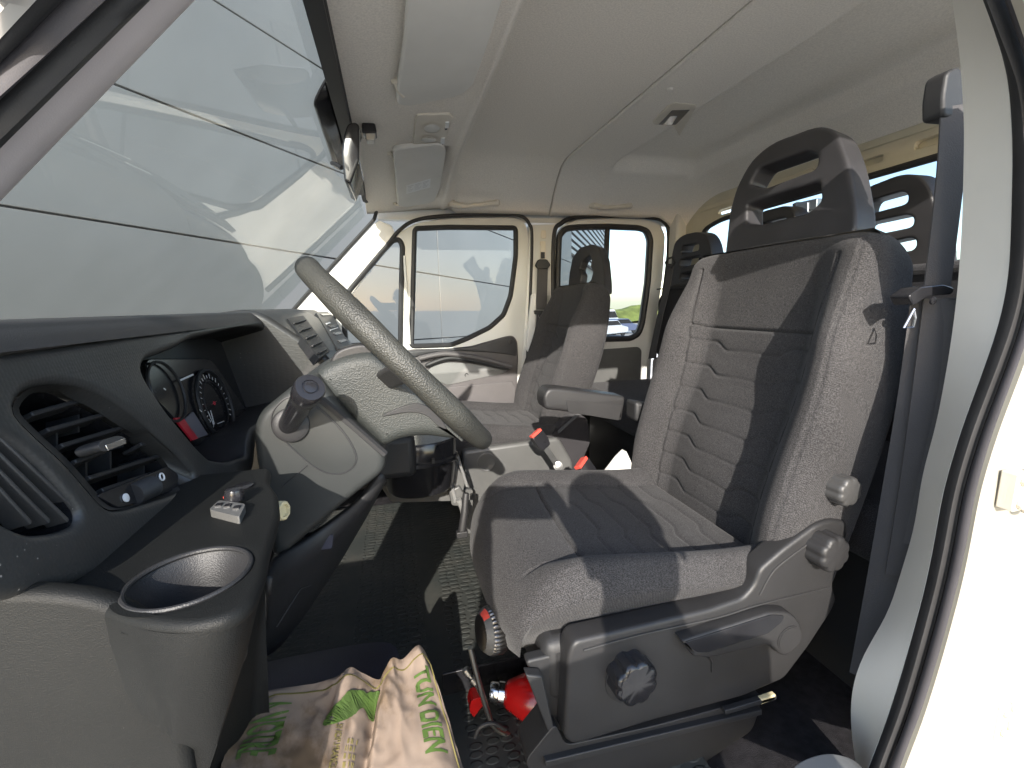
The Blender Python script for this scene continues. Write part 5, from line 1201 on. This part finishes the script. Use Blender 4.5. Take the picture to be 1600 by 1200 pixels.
# the bag as a folded sheet: columns run along its mouth, rows away from it
mouth = [(388, 1088, .66), (430, 1078, .68), (490, 1068, .70), (526, 1058, .71), (547, 1043, .72), (568, 1052, .735), (592, 1062, .745), (600, 1050, .76), (614, 1034, .77), (630, 1030, .775), (655, 1009, .79), (672, 1034, .79)]
foot = [(300, 1330, .52), (350, 1330, .53), (410, 1330, .54), (455, 1330, .55), (505, 1330, .575), (525, 1330, .57), (548, 1330, .585), (575, 1330, .58), (620, 1330, .57), (660, 1330, .57), (720, 1330, .58), (765, 1330, .59)]
NU, NVb = 120, 60
mt_ = crom([aty(*p) for p in mouth], NU + 1); ftt = crom([aty(*p) for p in foot], NU + 1)
def bagp(a, c):
    i = int(round(a * NU)); p = mt_[i].lerp(ftt[i], c)
    nn = noise.noise(V((a * 5, c * 3.2, 1.7))); nz_ = .007 * (1 - abs(nn) * 3.0) + .004 * (1 - abs(noise.noise(V((a * 13, c * 8, 5)))) * 2.5)
    fold = .022 * math.exp(-((a - .52 - .05 * c) / .05) ** 2) * -sstep(0, .25, c) + .014 * math.exp(-((a - .72 + .22 * c) / .06) ** 2)
    return p + V((0, -.35, .93)) * (nz_ * sstep(0, .06, c + .02) + fold)
bg_ = grid('bag_front', bagp, NU, NVb, paper, bag, smooth=40)
b = MB()
def bagat(a, c, l=.0015):
    p = bagp(a, c); du = bagp(min(1, a + .02), c) - bagp(max(0, a - .02), c); dv = bagp(a, min(1, c + .03)) - bagp(a, max(0, c - .03)); n_ = du.cross(dv).normalized()
    if n_.z < 0: n_ = -n_
    return p + n_ * l
def onbag(me, amap):
    """lay flat lettering (x along the writing, y up) onto the crumpled sheet"""
    bm = bmesh.new(); bm.from_mesh(me); bmesh.ops.triangulate(bm, faces=bm.faces)
    for _ in range(2): bmesh.ops.subdivide_edges(bm, edges=[e for e in bm.edges if e.calc_length() > .35], cuts=1, use_grid_fill=False)
    for v in bm.verts: a, c = amap(v.co.x, v.co.y); v.co = bagat(min(1, max(0, a)), min(1, max(0, c)))
    bm.to_mesh(me); bm.free()
def bagtext(name, body, amap, m, bold=.02, sx=1.0):
    cu = bpy.data.curves.new('t', 'FONT'); cu.body = body; cu.size = 1; cu.offset = bold; cu.space_character = sx; cu.resolution_u = 3; ob = bpy.data.objects.new('t', cu); COL.objects.link(ob)
    dg = bpy.context.evaluated_depsgraph_get(); me = bpy.data.meshes.new_from_object(ob.evaluated_get(dg)); bpy.data.objects.remove(ob); bpy.data.curves.remove(cu)
    me.materials.clear(); onbag(me, amap); return link(name, me, m, bg_, None)
bagtext('printed_words', 'A VOTRE', lambda x, y: (.045 + .10 * (y / .72), .105 + x * .092), green, .03)
bagtext('printed_words', 'TUN DIEN', lambda x, y: (.86 + .075 * (y / .72), .12 + x * .098), green, .03)
bagtext('printed_words', 'SHOP.FRANCE', lambda x, y: (.335 + .034 * (y / .72), .345 + x * .040), brownline, .01)
def patch(name, poly, m):
    me = bpy.data.meshes.new(name); bm = bmesh.new(); n_ = 44
    bm.faces.new([bm.verts.new((x, y, 0)) for x, y in poly]); bmesh.ops.triangulate(bm, faces=bm.faces)
    for _ in range(5): bmesh.ops.subdivide_edges(bm, edges=[e for e in bm.edges if e.calc_length() > .02], cuts=1)
    for v in bm.verts: v.co = bagat(v.co.x, v.co.y, .0025)
    bm.to_mesh(me); bm.free(); return link(name, me, m, bg_, None)
def blob(ca, cc_, ra, rc, rot=0, n=28):
    out = []
    for k in range(n):
        t = 2 * math.pi * k / n; x, y = ra * math.cos(t), rc * math.sin(t); out.append((ca + x * math.cos(rot) - y * math.sin(rot), cc_ + x * math.sin(rot) + y * math.cos(rot)))
    return out
patch('green_leaf', blob(.385, .235, .15, .062, -.75), green); patch('green_leaf', blob(.535, .17, .065, .085, .1), green)
for k in range(NU // 2 - 1):
    pass
b = MB(); pts = [bagat(a / 60, .062 + .004 * math.sin(a * .4), .0012) for a in range(0, 59)] + [bagat(.965, .07 + .9 * k / 30, .0012) for k in range(31)]
for i in range(len(pts) - 1): b.bar(pts[i], pts[i + 1], (pts[i + 1] - pts[i]).cross(V((0, -.3, .9))).normalized() * .0011, V((0, -.0001, .0003)))
b.build('printed_border', brownline, bg_, smooth=None)
b = MB()
for k in range(7):
    a0 = .405 + .012 * k
    for j in range(10 - k % 3):
        if (j * 7 + k * 3) % 5 == 0: continue
        p0, p1 = bagat(a0, .42 + .045 * j, .0012), bagat(a0, .45 + .045 * j, .0012); b.bar(p0, p1, (p1 - p0).cross(V((0, -.3, .9))).normalized() * .0006, V((0, 0, .0002)))
b.build('small_print', brownline, bg_, smooth=None)

# ------------------------------------------------------------------ the photographer, standing behind the lens in the open door
skin = mat('skin', (.42, .25, .18), .55, noise_amt=.06, noise_scale=30)
jacket = mat('dark_jacket_cloth', (.03, .035, .05), .9, noise_amt=.15, noise_scale=20, bump=.3, bump_scale=300)
trousers = mat('dark_trouser_cloth', (.03, .03, .032), .9, noise_amt=.15, bump=.3, bump_scale=300)
hairm = mat('brown_hair', (.035, .022, .014), .6, bump=.8, bump_scale=200)
def skinned(name, verts, edges, m, parent, root=0, levels=2):
    bm = bmesh.new(); lay = bm.verts.layers.skin.verify(); vs = []
    for k, (p, r) in enumerate(verts):
        v = bm.verts.new(p); rr = r if isinstance(r, tuple) else (r, r); v[lay].radius = rr; v[lay].use_root = (k == root); vs.append(v)
    for a, b_ in edges: bm.edges.new((vs[a], vs[b_]))
    me = bpy.data.meshes.new(name); bm.to_mesh(me); bm.free()
    o = link(name, me, m, parent, None); s_ = o.modifiers.new('skin', 'SKIN'); s_.use_smooth_shade = True
    u_ = o.modifiers.new('sub', 'SUBSURF'); u_.levels = levels; u_.render_levels = levels
    return o
PX, PYY = .13, -.37
per = thing('person', 'person in a dark jacket standing at the open door with a raised phone', 'person', (PX, PYY, GZ))
body = [((PX, PYY, -.86), (.15, .11)), ((PX, PYY, -.66), (.15, .11)), ((PX, PYY, -.42), (.17, .12)), ((PX, PYY + .01, -.24), (.15, .10)), ((PX, PYY + .03, -.12), .060), ((PX, PYY + .05, -.03), .076), ((PX, PYY + .05, .055), .092), ((PX, PYY + .04, .125), .080),
        ((PX - .10, PYY, -.93), .095), ((PX - .11, PYY + .02, -1.30), .066), ((PX - .12, PYY, -1.66), .046), ((PX - .12, PYY + .15, -1.715), .036),
        ((PX + .10, PYY, -.93), .095), ((PX + .11, PYY + .02, -1.30), .066), ((PX + .13, PYY, -1.66), .046), ((PX + .14, PYY + .15, -1.715), .036),
        ((PX - .20, PYY, -.22), .065), ((PX - .27, PYY + .08, -.42), .050), ((-.115, -.12, -.09), .030), ((-.098, -.065, -.045), (.028, .018)),
        ((PX + .20, PYY, -.22), .065), ((PX + .24, PYY + .10, -.44), .050), ((.125, -.12, -.09), .030), ((.105, -.065, -.045), (.028, .018))]
be = [(0, 1), (1, 2), (2, 3), (3, 4), (4, 5), (5, 6), (6, 7), (0, 8), (8, 9), (9, 10), (10, 11), (0, 12), (12, 13), (13, 14), (14, 15), (3, 16), (16, 17), (17, 18), (18, 19), (3, 20), (20, 21), (21, 22), (22, 23)]
for side_, base_ in ((-1, 19), (1, 23)):
    o_ = V(body[base_][0])
    for k, (ln, dz) in enumerate(((.050, .030), (.056, .012), (.052, -.006), (.042, -.022))):     # four fingers round the phone's end
        i = len(body); p1 = V((side_ * .090, -.040, dz * .8 - .01)); p2 = V((side_ * .082, -.012 , dz)); p3 = V((side_ * .070, -.008 + .004, dz + .002))
        body += [(tuple(p1), .0088), (tuple(p2), .0082), (tuple(p3), .0072)]; be += [(base_, i), (i, i + 1), (i + 1, i + 2)]
    i = len(body); body += [((side_ * .085, -.062, -.020), .0105), ((side_ * .066, -.044, .004), .0095)]; be += [(base_, i), (i, i + 1)]
bo = skinned('body', body, be, skin, per)
jk = [(V(p), (r if isinstance(r, tuple) else (r, r))) for p, r in body[:4]] 
jb = [((PX, PYY, -.92), (.165, .125)), ((PX, PYY, -.66), (.162, .122)), ((PX, PYY, -.42), (.182, .132)), ((PX, PYY + .01, -.24), (.162, .112)), ((PX, PYY + .02, -.15), .074), ((PX - .20, PYY, -.22), .078), ((PX - .27, PYY + .08, -.42), .062), ((-.122, -.135, -.105), .042), ((PX + .20, PYY, -.22), .078), ((PX + .24, PYY + .10, -.44), .062), ((.131, -.135, -.105), .042)]
skinned('jacket', jb, [(0, 1), (1, 2), (2, 3), (3, 4), (3, 5), (5, 6), (6, 7), (3, 8), (8, 9), (9, 10)], jacket, per)
tb = [((PX, PYY, -.88), (.158, .118)), ((PX - .10, PYY, -.95), .104), ((PX - .11, PYY + .02, -1.30), .078), ((PX - .12, PYY, -1.64), .062), ((PX + .10, PYY, -.95), .104), ((PX + .11, PYY + .02, -1.30), .078), ((PX + .13, PYY, -1.64), .062)]
skinned('trousers', tb, [(0, 1), (1, 2), (2, 3), (0, 4), (4, 5), (5, 6)], trousers, per)
b = MB(); hc_ = V((PX, PYY + .03, .070))
rings = []
for k in range(9):
    t = k / 8; z = .005 + .115 * math.sin(t * math.pi / 2); rr = .108 * math.cos(t * math.pi / 2 * .97) ** .6
    rings.append([hc_ + V((rr * .92 * math.cos(a), rr * 1.08 * math.sin(a) - .012, z)) for a in [2 * math.pi * i / 24 for i in range(24)]])
b.loft(rings); b.build('hair', hairm, per, smooth=60)
fz = PYY + .06
for sx in (-.032, .032):
    b = MB(); b.lathe([(.001, 0), (.008, .002), (.011, .007), (.008, .012), (.001, .0145)], V((PX + sx, fz + .070, .035)), V((0, 1, 0)), 16); b.build('eye', M['ink'], per, smooth=60)
    b = MB(); b.lathe([(.012, 0), (.024, .004), (.027, .010), (.014, .014)], V((PX + sx * 2.6, fz - .012, .018)), V((math.copysign(1, sx), -.2, 0)), 16); b.build('ear', skin, per, smooth=60)
skinned('nose', [((PX, fz + .078, .035), .009), ((PX, fz + .092, .011), .012), ((PX, fz + .100, -.003), .014)], [(0, 1), (1, 2)], skin, per, 0, 2)
b = MB(); b.tube([V((PX - .024, fz + .066, -.036)), V((PX, fz + .074, -.034)), V((PX + .024, fz + .066, -.036))], [.004, .007, .004], 8); b.build('mouth', M['red'], per, smooth=60)
ph = thing('phone', 'black phone held level in both hands at the open door', 'phone', tuple(fwd * -.020))
b = MB(); c = fwd * -.022; b.prism(fillet([c + right * sx * .080 + down * sz * .038 for sx, sz in ((-1, -1), (1, -1), (1, 1), (-1, 1))], .010), fwd * -.008); b.build('body', M['gloss'], ph, bevel=.002)
b = MB(); b.prism(fillet([c - fwd * .0085 + right * sx * .074 + down * sz * .034 for sx, sz in ((-1, -1), (1, -1), (1, 1), (-1, 1))], .004), fwd * -.0006); b.build('screen', M['screen'], ph)
